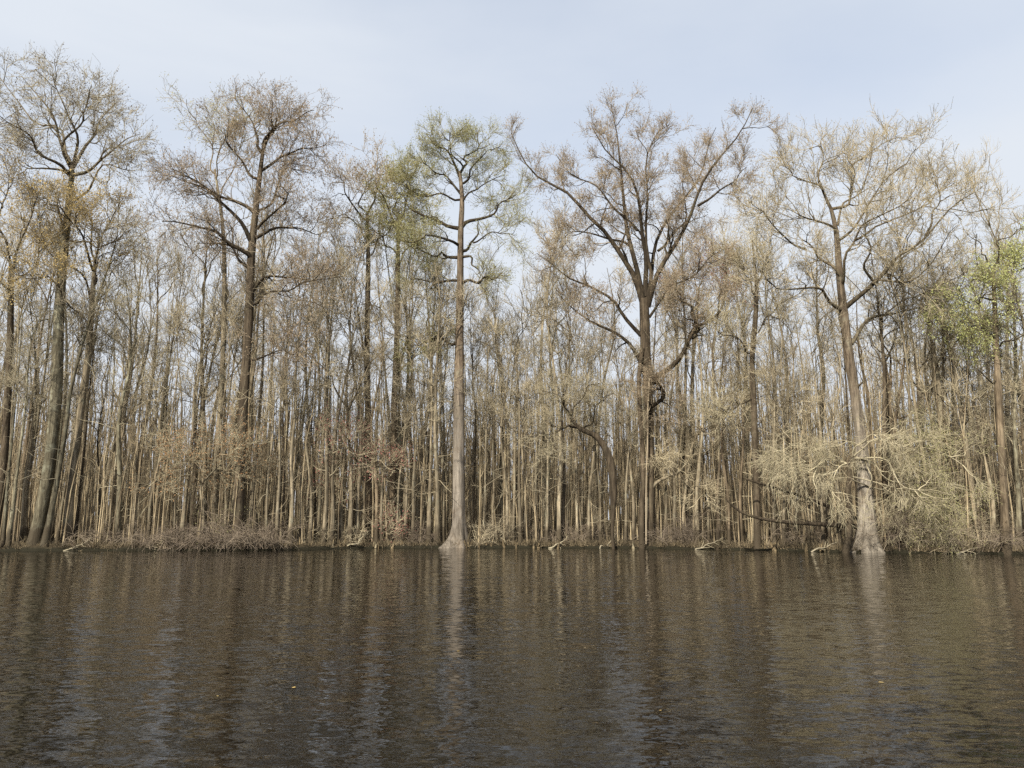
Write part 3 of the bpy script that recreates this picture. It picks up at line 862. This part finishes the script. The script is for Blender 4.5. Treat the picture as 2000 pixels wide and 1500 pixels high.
# ------------------------------------------------------------------ slender trees: prototypes with shared meshes, one object set per tree
def proto(height, r, fork, n_lead, lean=0.36):
    T = Tree()
    n = 18
    s = np.linspace(0, 1, n)
    P = np.zeros((n, 3)); P[:, 2] = s * height - 0.3
    P[:, :2] += (resample(np.vstack([[0, 0, 0], rng.normal(0, lean, (6, 3)) * np.linspace(0.25, 1.5, 6)[:, None]]), n) * s[:, None] ** 1.1)[:, :2]
    R = r * (1 - 0.90 * s)
    ss = np.concatenate([[0, 0.015, 0.03, 0.05, 0.08], s[2:]])
    PP = np.stack([np.interp(ss, s, P[:, j]) for j in range(3)], -1)
    T.trunk.append(fluted(PP, np.interp(ss, s, R), 8, rng.uniform(0.35, 0.9), rng.uniform(0.5, 1.1), int(rng.integers(3, 6)), 0.12, rng.uniform(0, 6)))
    Ld, LR = spawn(P[None], R[None], n_lead, (fork, min(fork + 0.3, 0.9)), (14, 38), (0.28, 0.46), 0.75, 12, 0.75, 1, 0.03, 0.3, 0.24, 0.3, True)
    T.limb.append(tubes(Ld, LR, 6))
    S, SR = spawn(Ld, LR, 2, (0.25, 0.9), (25, 50), (0.35, 0.6), 0.7, 8, 0.62, 1, 0.02, 0.35, 0.24, 0.3, True)
    S2, SR2 = spawn(P[None], R[None], 7, (max(fork - 0.1, 0.3), 0.97), (25, 60), (1.2, 3.2), 0.6, 8, 0.4, 1, 0.02, 0.35, 0.22, 0.4)
    T.limb += [tubes(S, SR, 5), tubes(S2, SR2, 5)]
    lowB, lowR = spawn(P[None], R[None], 7, (0.12, fork), (50, 95), (0.9, 2.6), 0.25, 6, 0.2, 0.022, 0.012, 0.4, 0.2, 0.2)
    T.twig.append(tubes(lowB, lowR, 4))
    lc, lcr = spawn(lowB, lowR, 4, (0.3, 1), (25, 60), (0.3, 0.9), 0.1, 4, 0.6, 0.012, 0.008, 0.5, 0.2, 0.2)
    T.twig.append(tubes(lc, lcr, 3))
    allP = np.concatenate([resample_batch(Ld, 8), S, S2]); allR = np.concatenate([np.stack([np.interp(np.linspace(0, 11, 8), np.arange(12), r_) for r_ in LR]), SR, SR2])
    crown_levels(T, allP, allR, boughs=3, twigs=3, tips=4, bl=(0.6, 1.5), tl=(0.5, 1.1), pl=(0.35, 0.8), up=(0.5, 0.4, 0.35), t0=0.15, rtip=0.008)
    meshes = {'trunk': mesh_from('slender_trunk', T.trunk + T.limb, BARK['pale']),
              'crown': mesh_from('slender_crown', T.twig, TWIG['tan'])}
    C = np.concatenate(T.leafpos)
    C = C[rng.random(len(C)) < 0.16]
    meshes['buds'] = mesh_from('slender_buds', [leaves(C, (0.04, 0.10), 0.3)], LEAF['tan'], False)
    return dict(meshes=meshes, h=height, r=r, top=P[-1].copy())


def resample_batch(P, n):
    m = P.shape[1]
    s = np.linspace(0, m - 1, n); i = np.clip(s.astype(int), 0, m - 2); f = (s - i)[None, :, None]
    return P[:, i] * (1 - f) + P[:, i + 1] * f


PROTOS = [proto(h, r, f, nl) for h, r, f, nl in [
    (13, 0.10, 0.62, 2), (16, 0.12, 0.60, 2), (17.5, 0.13, 0.70, 2), (14.5, 0.11, 0.55, 2), (17, 0.15, 0.62, 3), (18.5, 0.17, 0.66, 2),
    (16, 0.16, 0.55, 3), (19, 0.20, 0.62, 3), (20, 0.23, 0.66, 3), (17.5, 0.22, 0.55, 3), (18, 0.19, 0.70, 2), (19.5, 0.18, 0.58, 2),
    (12, 0.10, 0.5, 2), (15, 0.13, 0.5, 3), (18, 0.14, 0.55, 2), (20, 0.16, 0.7, 2), (21, 0.21, 0.58, 3), (14, 0.15, 0.48, 3)]]

LAND = [(75, 'the mottled tree'), (470, 'the dark-limbed tree'), (894, 'the green cypress'), (1195, 'the bent snag'),
        (1268, 'the forked tree'), (1479, 'the brown bole'), (1692, 'the fluted cypress'), (1965, 'the lime-leaved tree')]
TONE_WORD = {'pale': 'tan', 'grey': 'grey', 'dark': 'dark', 'brown': 'brown', 'mottled': 'lichen-mottled'}
ORD = ['first', 'second', 'third', 'fourth', 'fifth', 'sixth', 'seventh', 'eighth', 'ninth', 'tenth', 'eleventh', 'twelfth', 'thirteenth',
       'fourteenth', 'fifteenth', 'sixteenth', 'seventeenth', 'eighteenth', 'nineteenth', 'twentieth']


def section(px):
    if px < LAND[0][0]:
        return 'past the mottled tree, away from the brush'
    if px >= LAND[-1][0]:
        return 'past the lime-leaved tree, away from the cypresses'
    for (a, na), (b, nb) in zip(LAND, LAND[1:]):
        if a <= px < b:
            return 'between ' + na + ' and ' + nb


def row_label(bx, row_px):
    """which one along the waterside row, counted from the nearer landmark"""
    c = [l for l in LAND if l[0] <= bx]; d = [l for l in LAND if l[0] > bx]
    if not c:
        same = [x for x in row_px if bx <= x < LAND[0][0]]
        return ORD[len(same) - 1] + ' water-edge trunk past the mottled tree, away from the brush'
    if not d:
        same = [x for x in row_px if LAND[-1][0] <= x <= bx]
        return ORD[len(same) - 1] + ' water-edge trunk past the lime-leaved tree'
    (a, na), (b, nb) = c[-1], d[0]
    left = [x for x in row_px if a <= x <= bx]; right = [x for x in row_px if bx <= x < b]
    if len(left) <= len(right):
        return f"{ORD[len(left) - 1]} water-edge trunk from {na} toward {nb}"
    return f"{ORD[len(right) - 1]} water-edge trunk from {nb} toward {na}"


n_slender = 0


def plant(bx, Y, top=None, wpx=None, tone='pale', row='behind', leaf_k=None, twig_k=None, pi=None, sc=None):
    """one slender tree: base at pixel column bx and depth Y"""
    global n_slender
    k = Y / F
    if wpx is not None:
        want = wpx * 0.74 * k / 2
        cand = sorted(range(len(PROTOS)), key=lambda i: abs(PROTOS[i]['r'] - want) + rng.uniform(0, 0.035))
        pr = PROTOS[cand[0]]
        sxy = float(np.clip(want / pr['r'], 0.6, 1.5))
    else:
        pr = PROTOS[int(rng.integers(len(PROTOS)))] if pi is None else PROTOS[pi]
        sxy = sc or float(rng.uniform(0.55, 1.1))
    sz = float(rng.uniform(0.86, 1.14)) * (0.82 if bx > 1560 else 1.0)     # the wood is lower toward the lime-leaved tree
    x = col_x(bx, Y)
    o = empty('slender_tree', (x, Y, GROUND_Z - 0.05))
    lx = rng.normal(0, 0.05)
    if top is not None:
        q = at(top[0], top[1], Y)
        lx = math.atan2(q[0] - x, q[2] - GROUND_Z)
    o.rotation_mode = 'YXZ'
    rz = rng.uniform(0, 2 * math.pi)
    # spin about the trunk first, then lean sideways
    from mathutils import Matrix
    M = Matrix.Translation((x, Y, GROUND_Z - 0.05)) @ Matrix.Rotation(lx, 4, 'Y') @ Matrix.Rotation(rng.normal(0, 0.015), 4, 'X') \
        @ Matrix.Rotation(rz, 4, 'Z') @ Matrix.Diagonal((sxy, sxy, sz, 1))
    o.rotation_mode = 'XYZ'
    o.matrix_world = M
    tw = {'pale': 'tan', 'grey': 'grey', 'dark': 'grey', 'brown': 'tan', 'mottled': 'grey'}[tone] if twig_k is None else twig_k
    lb = {'pale': 'pale', 'grey': 'grey', 'dark': 'dark', 'brown': 'grey', 'mottled': 'grey'}[tone]
    for nm, mat in (('trunk', BARK[tone]), ('crown', TWIG[tw]), ('buds', LEAF[leaf_k or 'tan'])):
        c = link(nm, pr['meshes'][nm], o)
        c.material_slots[0].link = 'OBJECT'
        c.material_slots[0].material = mat
        if nm != 'trunk':
            c['kind'] = 'stuff'
    size = 'stout' if pr['r'] * sxy > 0.2 else ('slim' if pr['r'] * sxy > 0.125 else 'thin')
    if row == 'front':
        tag(o, f"{size} {TONE_WORD[tone]} tree, {row_label(bx, ROW_PX)}", 'tree', 'trees along the water edge')
    else:
        where = {'mid': 'just behind the shore ', 'behind': 'deep in the wood '}[row]
        lab = f"{size} {TONE_WORD[tone]} tree {where}{section(bx)}"
        tag(o, lab, 'tree', lab.replace(' tree ', ' trees ', 1))
    n_slender += 1
    return o


# trunks that stand out in the photograph: (foot column, column and row higher up, width, tone, depth behind the shore)
FRONT = [(6, 38, 700, 9, 'mottled', .6), (17, 58, 660, 11, 'mottled', .4), (40, 72, 660, 9, 'grey', 1.5), (50, 62, 700, 12, 'grey', 3),
         (88, 150, 680, 15, 'mottled', .3), (96, 150, 690, 9, 'pale', .9), (112, 165, 690, 8, 'grey', 3), (146, 178, 640, 9, 'dark', 2.4),
         (230, 240, 700, 17, 'mottled', .9), (212, 236, 760, 6, 'pale', 1.6), (258, 282, 640, 8, 'grey', 2.2), (190, 212, 700, 7, 'dark', 3),
         (290, 318, 600, 9, 'grey', 2), (318, 332, 640, 8, 'dark', 2.6), (354, 388, 640, 12, 'grey', 1.3), (372, 398, 600, 10, 'dark', 2.8),
         (340, 352, 660, 7, 'pale', 1.8), (440, 452, 600, 8, 'pale', 1.5), (520, 536, 640, 7, 'pale', 1.2), (540, 556, 650, 9, 'pale', .4),
         (553, 558, 640, 7, 'dark', 1.8), (567, 588, 640, 12, 'pale', .6), (588, 596, 640, 8, 'grey', 1.6), (606, 616, 640, 9, 'pale', 1),
         (618, 610, 640, 7, 'dark', 2.2), (632, 655, 640, 12, 'pale', .7), (648, 662, 640, 12, 'grey', .5), (664, 676, 700, 8, 'pale', .9),
         (684, 692, 600, 13, 'pale', .5), (697, 704, 600, 12, 'grey', .7), (710, 708, 700, 8, 'pale', 1.6), (736, 733, 640, 10, 'brown', .8),
         (745, 752, 700, 8, 'pale', .5), (776, 785, 700, 7, 'pale', 1.2), (792, 796, 640, 9, 'grey', 1), (806, 808, 660, 10, 'pale', .7),
         (826, 830, 660, 7, 'grey', 1.4), (838, 842, 600, 11, 'grey', .6), (854, 856, 700, 14, 'pale', .5), (866, 866, 720, 8, 'grey', 1.8),
         (926, 930, 640, 6, 'dark', 2.5), (945, 948, 640, 7, 'pale', 1.5), (962, 966, 660, 8, 'grey', 2), (990, 990, 640, 9, 'grey', .7),
         (1002, 1004, 640, 9, 'pale', .8), (1016, 1017, 560, 10, 'grey', .5), (1024, 1026, 640, 7, 'pale', .9), (1046, 1046, 660, 7, 'pale', 1.2),
         (1068, 1066, 640, 8, 'pale', .6), (1092, 1090, 600, 12, 'pale', .4), (1100, 1100, 640, 11, 'dark', 1), (1128, 1126, 640, 7, 'pale', 1.3),
         (1150, 1150, 640, 9, 'pale', .5), (1134, 1140, 640, 8, 'grey', 1.6), (1172, 1170, 640, 7, 'grey', 1.1), (1222, 1226, 620, 8, 'pale', .9),
         (1238, 1224, 640, 10, 'grey', .7), (1300, 1298, 640, 8, 'grey', 1.6), (1318, 1312, 660, 8, 'pale', 1.1), (1362, 1360, 640, 13, 'pale', .9),
         (1384, 1376, 640, 8, 'grey', 1.5), (1404, 1392, 640, 10, 'dark', .9), (1424, 1406, 660, 9, 'brown', .7), (1448, 1446, 640, 10, 'brown', 1.1),
         (1512, 1500, 640, 10, 'pale', .4), (1530, 1522, 640, 8, 'pale', .6), (1556, 1548, 620, 7, 'grey', 1.3), (1580, 1572, 620, 8, 'pale', 1),
         (1608, 1590, 560, 9, 'pale', .7), (1640, 1628, 640, 9, 'pale', .6), (1620, 1604, 640, 7, 'grey', 2), (1734, 1716, 640, 18, 'dark', 1.6),
         (1756, 1742, 640, 14, 'brown', 2), (1786, 1768, 640, 12, 'grey', 1.5), (1802, 1786, 640, 9, 'dark', 2.4), (1840, 1826, 600, 18, 'grey', 2.4),
         (1858, 1842, 620, 13, 'dark', 2.8), (1896, 1880, 640, 11, 'brown', 2), (1914, 1896, 640, 8, 'dark', 1.6), (1940, 1916, 640, 12, 'grey', 1.8),
         (1990, 1960, 640, 14, 'mottled', .8), (2006, 1982, 640, 10, 'brown', 1.2), (1972, 1938, 640, 10, 'dark', 3.2)]
ROW_PX = sorted(f[0] for f in FRONT if f[5] <= 1.2)
for bx, tx, ty, w, tone, d in FRONT:
    plant(bx, shore_Y(bx) + d * 0.85 - 0.03, (tx, ty), w, tone, 'front' if d <= 1.2 else 'mid')

# the crowd behind, filling in by depth; spread by dart throwing so that no two feet coincide
placed = []
tones = ['pale', 'pale', 'pale', 'pale', 'grey', 'grey', 'grey', 'brown', 'mottled']
tries = 0
while n_slender < 292 and tries < 20000:
    tries += 1
    f = len(placed) / 215
    d = 1.5 + 26 * f ** 1.1 + rng.uniform(-0.6, 1.5)
    px = rng.uniform(-260, 2260)
    Y = shore_Y(px) + d
    x = col_x(px, Y)
    if any((x - a) ** 2 + (Y - b) ** 2 < 0.85 ** 2 for a, b in placed):
        continue
    placed.append((x, Y))
    lk = 'tan'
    u = rng.random()
    if px < 330 and u < 0.30: lk = 'gold'
    elif px > 1750 and u < 0.5: lk = 'lime' if u < 0.2 else 'olive'
    elif 640 < px < 1150 and u < 0.45: lk = 'olive'
    elif u < 0.08: lk = 'rust'
    elif u > 0.93: lk = 'pink'
    plant(px, Y, None, None, tones[int(rng.integers(len(tones)))], 'mid' if d < 6 else 'behind', lk)

rng = np.random.default_rng(88)
# ------------------------------------------------------------------ the rest of the wood, uncountable: stems far back and saplings
def wood(name, label, count, depth, hgt, rad, branches, twigs_n, mats, pxr=(-420, 2420)):
    px = rng.uniform(pxr[0], pxr[1], count)
    d = rng.uniform(depth[0], depth[1], count)
    Yv = np.array([shore_Y(p) for p in px]) + d
    X = np.array([col_x(a, b) for a, b in zip(px, Yv)])
    n = 7 if hgt[1] > 12 else 5
    h = rng.uniform(hgt[0], hgt[1], count); r = rng.uniform(rad[0], rad[1], count)
    s = np.linspace(0, 1, n)
    P = np.zeros((count, n, 3))
    P[:, :, 0] = X[:, None]; P[:, :, 1] = Yv[:, None]
    P[:, :, 2] = 0.05 + h[:, None] * s[None]
    drift = np.cumsum(rng.normal(0, 0.018, (count, n, 2)), 1) * h[:, None, None]
    P[:, 1:, :2] += drift[:, :-1] * s[None, 1:, None] ** 0.5
    R = r[:, None] * (1 - 0.8 * s)[None]
    R[:, 0] *= 1.5
    chunks = [tubes(P, R, 5 if hgt[1] > 12 else 4)]
    B, BR = spawn(P, R, branches, (0.42, 1.0), (20, 55), (1.0, 3.4) if hgt[1] > 12 else (0.5, 1.6), 0.45, 4 if hgt[1] > 12 else 3, 0.5, 1, 0.014, 0.35, 0.16, 0.3)
    chunks.append(tubes(B, BR, 3))
    C, CR = spawn(B, BR, twigs_n, (0.2, 1.0), (20, 55), (0.5, 1.5), 0.35, 2, 0.6, 0.02, 0.011, 0.6, 0.2, 0.2)
    chunks.append(tubes(C, CR, 3))
    o = link(name, mesh_from(name, chunks, mats))
    o['kind'] = 'stuff'
    o['label'] = label; o['category'] = 'wood'
    return o


m_far = bark('bark_far', (0.43, 0.373, 0.272), (0.225, 0.19, 0.135), stain=False)
# tone by stem in the far mass: noise over x and y only
t = m_far.node_tree
p = t.nodes['Principled BSDF']
src = p.inputs['Base Color'].links[0].from_socket
g = N(t, 'ShaderNodeNewGeometry')
mpf = N(t, 'ShaderNodeMapping'); mpf.inputs['Scale'].default_value = (1, 1, 0.0)
L(t, g.outputs['Position'], mpf.inputs[0])
nn = N(t, 'ShaderNodeTexNoise', i_Scale=1.1, i_Detail=1.0); L(t, mpf.outputs[0], nn.inputs['Vector'])
L(t, mixc(t, 1.0, src, mixc(t, ramp(t, nn.outputs['Fac'], 0.35, 0.65), (0.55, 0.52, 0.5), (1.25, 1.22, 1.15)), 'MULTIPLY'), p.inputs['Base Color'])
wood('far_wood', 'far-off mass of bare tree stems closing the view behind the shore trees', 2800, (26, 150), (12, 18), (0.08, 0.22), 6, 2, m_far)
wood('sapling_thicket', 'dense thicket of thin upright saplings filling the gaps between the trunks', 4800, (0.4, 48), (4, 12), (0.018, 0.055), 3, 1, m_far)

rng = np.random.default_rng(99)
# ------------------------------------------------------------------ shoreline: brush, knees, litter, logs, snags
def shrub(name, label, px, d, width, height, stems, twig_k, arch=0.2, leaf_k=None, group=None):
    Y = shore_Y(px) + d
    x = col_x(px, Y)
    T = Tree()
    n = 8
    a = rng.uniform(0, 2 * np.pi, stems)
    b = np.stack([x + rng.normal(0, width * 0.28, stems), Y + rng.normal(0, 0.25, stems), np.full(stems, 0.08)], -1)
    out = np.stack([np.cos(a), np.sin(a) * 0.7, np.zeros(stems)], -1)
    dirn = unit(out * rng.uniform(0.1, 0.8, stems)[:, None] + np.array((0, 0, 1.0)))
    P = np.empty((stems, n, 3)); P[:, 0] = b
    Lh = rng.uniform(0.6, 1.15, stems) * height * 1.25
    for j in range(1, n):
        dirn = unit(dirn + out * arch / 2 + np.array((0, 0, -arch * j / n)) + rng.normal(0, 0.16, (stems, 3)))
        P[:, j] = P[:, j - 1] + dirn * (Lh / (n - 1))[:, None]
    R = np.linspace(0.018, 0.007, n)[None] * rng.uniform(0.7, 1.3, stems)[:, None]
    T.trunk.append(tubes(P, R, 4))
    B, BR = spawn(P, R, 5, (0.2, 1), (25, 70), (0.3, 0.9), -arch * 0.8, 5, 0.6, 0.012, 0.006, 0.5, 0.22, 0.2)
    C, CR = spawn(B, BR, 4, (0.2, 1), (25, 60), (0.15, 0.5), -arch * 0.5, 2, 0.7, 0.008, 0.005, 0.6, 0.25, 0.2)
    T.twig += [tubes(B, BR, 3), tubes(C, CR, 3)]
    T.leafpos.append(C[:, -1])
    loc = (x, Y, 0.1)
    o = empty(name, loc); tag(o, label, 'shrub', group)
    offv = np.array(loc)[None]
    link('stems', mesh_from(name + '_stems', [(V - offv, Fc) for V, Fc in T.trunk], TWIG[twig_k]), o)['kind'] = 'stuff'
    link('twigs', mesh_from(name + '_twigs', [(V - offv, Fc) for V, Fc in T.twig], TWIG[twig_k]), o)['kind'] = 'stuff'
    if leaf_k:
        link('foliage', mesh_from(name + '_foliage', [leaves(C[:, -1] - offv, (0.03, 0.07), 0.3)], LEAF[leaf_k], False), o)['kind'] = 'stuff'
    return o


shrub('brush_shrub', 'tangled grey-brown brush hanging to the water in front of the dark-limbed tree', 430, -0.1, 3.2, 1.8, 60, 'brush', 0.45)
shrub('brush_shrub', 'dense rounded brush clump at the water edge next to the hanging brush', 512, 0.1, 2.0, 1.5, 46, 'brush', 0.35)
shrub('brush_shrub', 'wispy straw-coloured brush spreading low toward the lichen-mottled stump-like trunk', 325, 0.2, 2.6, 1.2, 40, 'brush', 0.3)
shrub('brush_shrub', 'grey brush behind the hanging brush, topped with a few green leaves', 465, 1.0, 2.4, 2.2, 40, 'brush', 0.2, 'olive')
shrub('brush_shrub', 'upright bushy growth between the mottled leaning tree and the waterside brush', 205, 0.7, 3.0, 1.2, 26, 'brush', 0.2)
shrub('brush_shrub', 'yellow-green budding bush under the drooping tree beside the fallen log', 1850, 0.5, 2.6, 2.0, 44, 'tan', 0.3, 'olive')
shrub('brush_shrub', 'dense upright brown bush right beside the fluted cypress foot', 1748, 0.4, 1.2, 2.0, 46, 'brush', 0.12)
shrub('brush_shrub', 'tan brush on the bank below the bright yellow-green tree', 1945, 0.5, 2.8, 1.3, 40, 'brush', 0.3)
shrub('brush_shrub', 'brown brush on the bank between the brown bole and the fallen logs', 1560, 1.4, 3.0, 1.3, 36, 'brush', 0.25)
shrub('brush_shrub', 'thin brush at the foot of the great forked tree', 1290, 0.8, 1.6, 1.3, 28, 'brush', 0.25)
shrub('brush_shrub', 'brown thicket at the foot of the pink-budded maple', 1345, 0.7, 1.8, 1.6, 34, 'brush', 0.2)
shrub('brush_shrub', 'low tan brush just past the straight green cypress foot', 958, 0.7, 2.2, 1.5, 34, 'tan', 0.2)
shrub('brush_shrub', 'low brown brush between the bent snag and the pale twin trunks', 1120, 0.9, 2.6, 1.2, 34, 'brush', 0.2)
shrub('brush_shrub', 'low brush among the pale swollen trunks near the young red-budded maple', 660, 0.9, 2.6, 1.1, 32, 'tan', 0.2)
shrub('brush_shrub', 'low brush just before the straight green cypress foot', 810, 0.7, 2.6, 1.0, 32, 'brush', 0.2)

# logs
def log(name, label, pts, w0, w1, dY, slope, bark_k, stubs=3):
    Y = shore_Y(pts[0][0]) + dY
    P = px_path(pts, Y, slope, 26, 0.02)
    k = Y / F
    R = np.linspace(w0, w1, 26) * k / 2 * (1 + rng.normal(0, 0.04, 26))
    loc = P[0].copy(); loc[2] = min(P[:, 2])
    o = empty(name, loc); tag(o, label, 'log')
    V, Fc = tubes(P[None], R[None], 9)
    # close the sawn/broken ends
    ends = [np.vstack([P[0], P[-1]])]
    chunks = [(V - loc, Fc)]
    for e, ring in ((0, np.arange(9)), (1, 25 * 9 + np.arange(9))):
        c = ends[0][e]
        VV = np.vstack([V[ring], c[None]]) - loc
        ff = np.array([(i, (i + 1) % 9, 9, 9) for i in range(9)])
        q4 = np.array([(2 * j, 2 * j + 1, (2 * j + 2) % 9, 9) for j in range(4)] + [(8, 0, 9, 9)])[:4]
        chunks.append((VV, q4))
    link('bole', mesh_from(name + '_bole', chunks, LIMB[bark_k]), o)
    S, SR = spawn(P[None], R[None], stubs * 2, (0.2, 1.0), (40, 80), (0.4, 1.4), 0.3, 6, 0.35, 0.03, 0.012, 0.4, 0.15, 0.2)
    B, BR = spawn(S, SR, 3, (0.3, 1), (30, 60), (0.2, 0.6), 0.2, 4, 0.5, 0.012, 0.008, 0.5, 0.2)
    link('branches', mesh_from(name + '_branches', [(a - loc, b) for a, b in (tubes(S, SR, 4), tubes(B, BR, 3))], LIMB[bark_k]), o)['kind'] = 'stuff'
    return o


log('fallen_log', 'long fallen trunk lying almost level behind the fluted cypress, thicker end on the bank',
    [(1862, 1056), (1800, 1046), (1740, 1036), (1680, 1029), (1600, 1024), (1530, 1019), (1470, 1008), (1440, 996), (1418, 975)], 14, 4, 1.5, 0.0, 'dark')
log('fallen_log', 'slanting fallen bole propped above the level log and sloping down to the cypress foot',
    [(1712, 1024), (1660, 1008), (1610, 984), (1560, 968), (1500, 952), (1455, 935)], 9, 3.5, 1.7, 0.0, 'dark')


# cypress knees: single cones along the bank
def knee_mesh(h, r, seed):
    rr = np.random.default_rng(seed)
    n, s_ = 6, 7
    z = np.linspace(-0.12, h, n)
    prof = np.array([1.25, 1.0, 0.78, 0.6, 0.42, 0.12]) * r
    ph = np.arange(s_) * 2 * np.pi / s_
    V = np.stack([np.cumsum(rr.normal(0, 0.012, n))[:, None] + prof[:, None] * np.cos(ph) * (1 + rr.normal(0, .12, (n, s_))),
                  np.cumsum(rr.normal(0, 0.012, n))[:, None] + prof[:, None] * np.sin(ph) * (1 + rr.normal(0, .12, (n, s_))),
                  np.repeat(z[:, None], s_, 1)], -1).reshape(-1, 3)
    j = np.arange(n - 1)[:, None] * s_; a = np.arange(s_)[None]; b = (a + 1) % s_
    Fc = np.stack([j + a, j + b, j + s_ + b, j + s_ + a], -1).reshape(-1, 4)
    return mesh_from('knee', [(V, Fc)], BARK['pale'])


m_knee = bark('bark_knee', (0.30, 0.24, 0.15), (0.13, 0.10, 0.06), stain=False)
KN = []
for i in range(8):
    kme = knee_mesh(rng.uniform(0.18, 0.45), rng.uniform(0.05, 0.09), 40 + i)
    kme.materials[0] = m_knee
    KN.append(kme)
for i in range(110):
    px = rng.choice([rng.uniform(-60, 2060), rng.normal(720, 130), rng.normal(1000, 60), rng.normal(1560, 60)])
    Y = shore_Y(px) + rng.uniform(-0.05, 0.55)
    o = link('cypress_knee', KN[i % 8])
    o.location = (col_x(px, Y), Y, 0.08)
    o.rotation_euler = (rng.normal(0, 0.08), rng.normal(0, 0.1), rng.uniform(0, 6.28))
    s_ = rng.uniform(0.6, 1.25); o.scale = (s_, s_, s_ * rng.uniform(0.8, 1.3))
    tag(o, 'small pale root knee on the bank ' + section(px), 'root knee', 'root knees on the bank ' + section(px))

# dead grass, sticks and litter on the bank edge (uncountable)
M = 16000
px = rng.uniform(-150, 2150, M)
Yv = np.array([shore_Y(p) for p in px]) + np.abs(rng.normal(0, 0.5, M)) + 0.03
X = np.array([col_x(a, b) for a, b in zip(px, Yv)])
base = np.stack([X, Yv, np.full(M, 0.08)], -1)
d = unit(rng.normal(0, 0.55, (M, 3)) + np.array((0, -0.15, 0.9)))
ln = rng.uniform(0.06, 0.42, M)[:, None] * np.where(rng.random(M) < 0.12, 2.0, 1.0)[:, None]
P = np.stack([base, base + d * ln], 1)
R = np.tile(np.array([0.012, 0.005]), (M, 1)) * rng.uniform(0.6, 1.5, M)[:, None]
litter = link('bank_litter', mesh_from('bank_litter', [tubes(P, R, 3)], twig('twig_litter', (0.10, 0.08, 0.052), (0.30, 0.24, 0.155))))
litter['kind'] = 'stuff'; litter['label'] = 'dead grass stubble and sticks along the bank edge'; litter['category'] = 'litter'

# low snag posts at the bank
for bx, by, tx, ty, w, lab in [(912, 1058, 922, 1028, 5, 'short black broken stick leaning beside the flared foot of the straight cypress'),
                               (974, 1058, 971, 1034, 4, 'short black stub standing on the bank past the straight cypress'),
                               (1402, 1068, 1401, 1030, 9, 'blackened rotten stump on the bank near the brown bole'),
                               (-2, 1078, 4, 1056, 16, 'black stump at the water below the mottled leaning tree')]:
    Y = shore_Y(bx) + 0.2
    P = px_path([(bx, by + 6), ((bx + tx) / 2 + 1, (by + ty) / 2), (tx, ty)], Y, 0, 8, 0.01)
    R = np.linspace(w * 1.2, w * 0.7, 8) * Y / F / 2; R[-1] *= 0.35
    loc = P[0].copy()
    V, Fc = tubes(P[None], R[None], 7)
    o = link('dead_stump', mesh_from('dead_stump', [(V - loc, Fc)], LIMB['dark'])); o.location = loc
    tag(o, lab, 'stump')

# dead branches washed up along the bank
for px_, w_, lab in [(432, 1.5, 'pale bare dead branch lying in the water under the hanging brush'),
                     (300, 1.3, 'forked dead branch stranded on the bank beside the wispy brush'),
                     (690, 1.1, 'dead branch leaning among swollen trunks by the red-budded maple'),
                     (1090, 1.0, 'short dead branch on the bank between the green cypress and the bent snag'),
                     (1188, 0.9, 'pale broken stick stuck in the water edge at the bent snag foot'),
                     (1380, 1.2, 'dead branch on the bank between the forked tree and the brown bole'),
                     (1610, 1.3, 'crooked pale root-like branch beside the drooping tree trunk'),
                     (1905, 1.8, 'dead branch sprawling on the bank under the lime-leaved tree'),
                     (150, 1.2, 'thin dead branch at the foot of the mottled tree')]:
    Y = shore_Y(px_) + rng.uniform(-0.15, 0.1)
    x_ = col_x(px_, Y)
    a_ = rng.uniform(-0.5, 0.5)
    P = np.array([[x_ - w_ / 2, Y, -0.02], [x_ - w_ / 5, Y + a_ * 0.2, 0.12], [x_ + w_ / 5, Y + a_ * 0.4, 0.30], [x_ + w_ / 2, Y + a_ * 0.6, 0.42 + rng.uniform(0, 0.4)]])
    P = resample(P, 10) + wiggle(10, 0.05, 6)
    R = np.linspace(0.045, 0.012, 10)
    S, SR = spawn(P[None], R[None], 7, (0.2, 1), (30, 65), (0.25, 0.7), 0.2, 6, 0.6, 0.02, 0.009, 0.35, 0.2, 0.2)
    loc = P[0].copy()
    o = empty('dead_branch', loc); tag(o, lab, 'branch')
    link('bough', mesh_from('dead_bough', [(a - loc, b) for a, b in (tubes(P[None], R[None], 6),)], TWIG['grey']), o)
    link('twigs', mesh_from('dead_twigs', [(a - loc, b) for a, b in (tubes(S, SR, 4),)], TWIG['grey']), o)['kind'] = 'stuff'

# a few leaves afloat
m_fl = leaf('floating_leaf', (0.45, 0.30, 0.10), (0.55, 0.42, 0.18), 0.1)
fl = bpy.data.meshes.new('floating_leaf')
pts = [(math.cos(a) * (1 if i % 2 == 0 else 0.55), math.sin(a) * (0.6 if i % 2 else 0.4), 0.0) for i, a in enumerate(np.linspace(0, 2 * math.pi, 10, endpoint=False))]
fl.from_pydata([(0, 0, 0.12)] + pts, [], [(0, i + 1, (i + 1) % 10 + 1) for i in range(10)])
fl.materials.append(m_fl)
for px_, py_, s_ in [(574, 1343, .03), (425, 1360, .015), (895, 1272, .025), (1721, 1333, .03), (1290, 1388, .015)]:
    x_, y_, z_ = ray(px_, py_)
    k_ = -CAM_H / z_
    o = link('floating_leaf', fl); o.location = (x_ * k_, y_ * k_, 0.004); o.scale = (s_, s_, s_ * 0.4); o.rotation_euler = (0, 0, rng.uniform(0, 6))
    tag(o, 'small yellow-brown dead leaf floating on the dark water', 'leaf', 'dead leaves floating on the water')

print('slender', n_slender, 'tris', sum(len(m.polygons) * 2 for m in bpy.data.meshes))
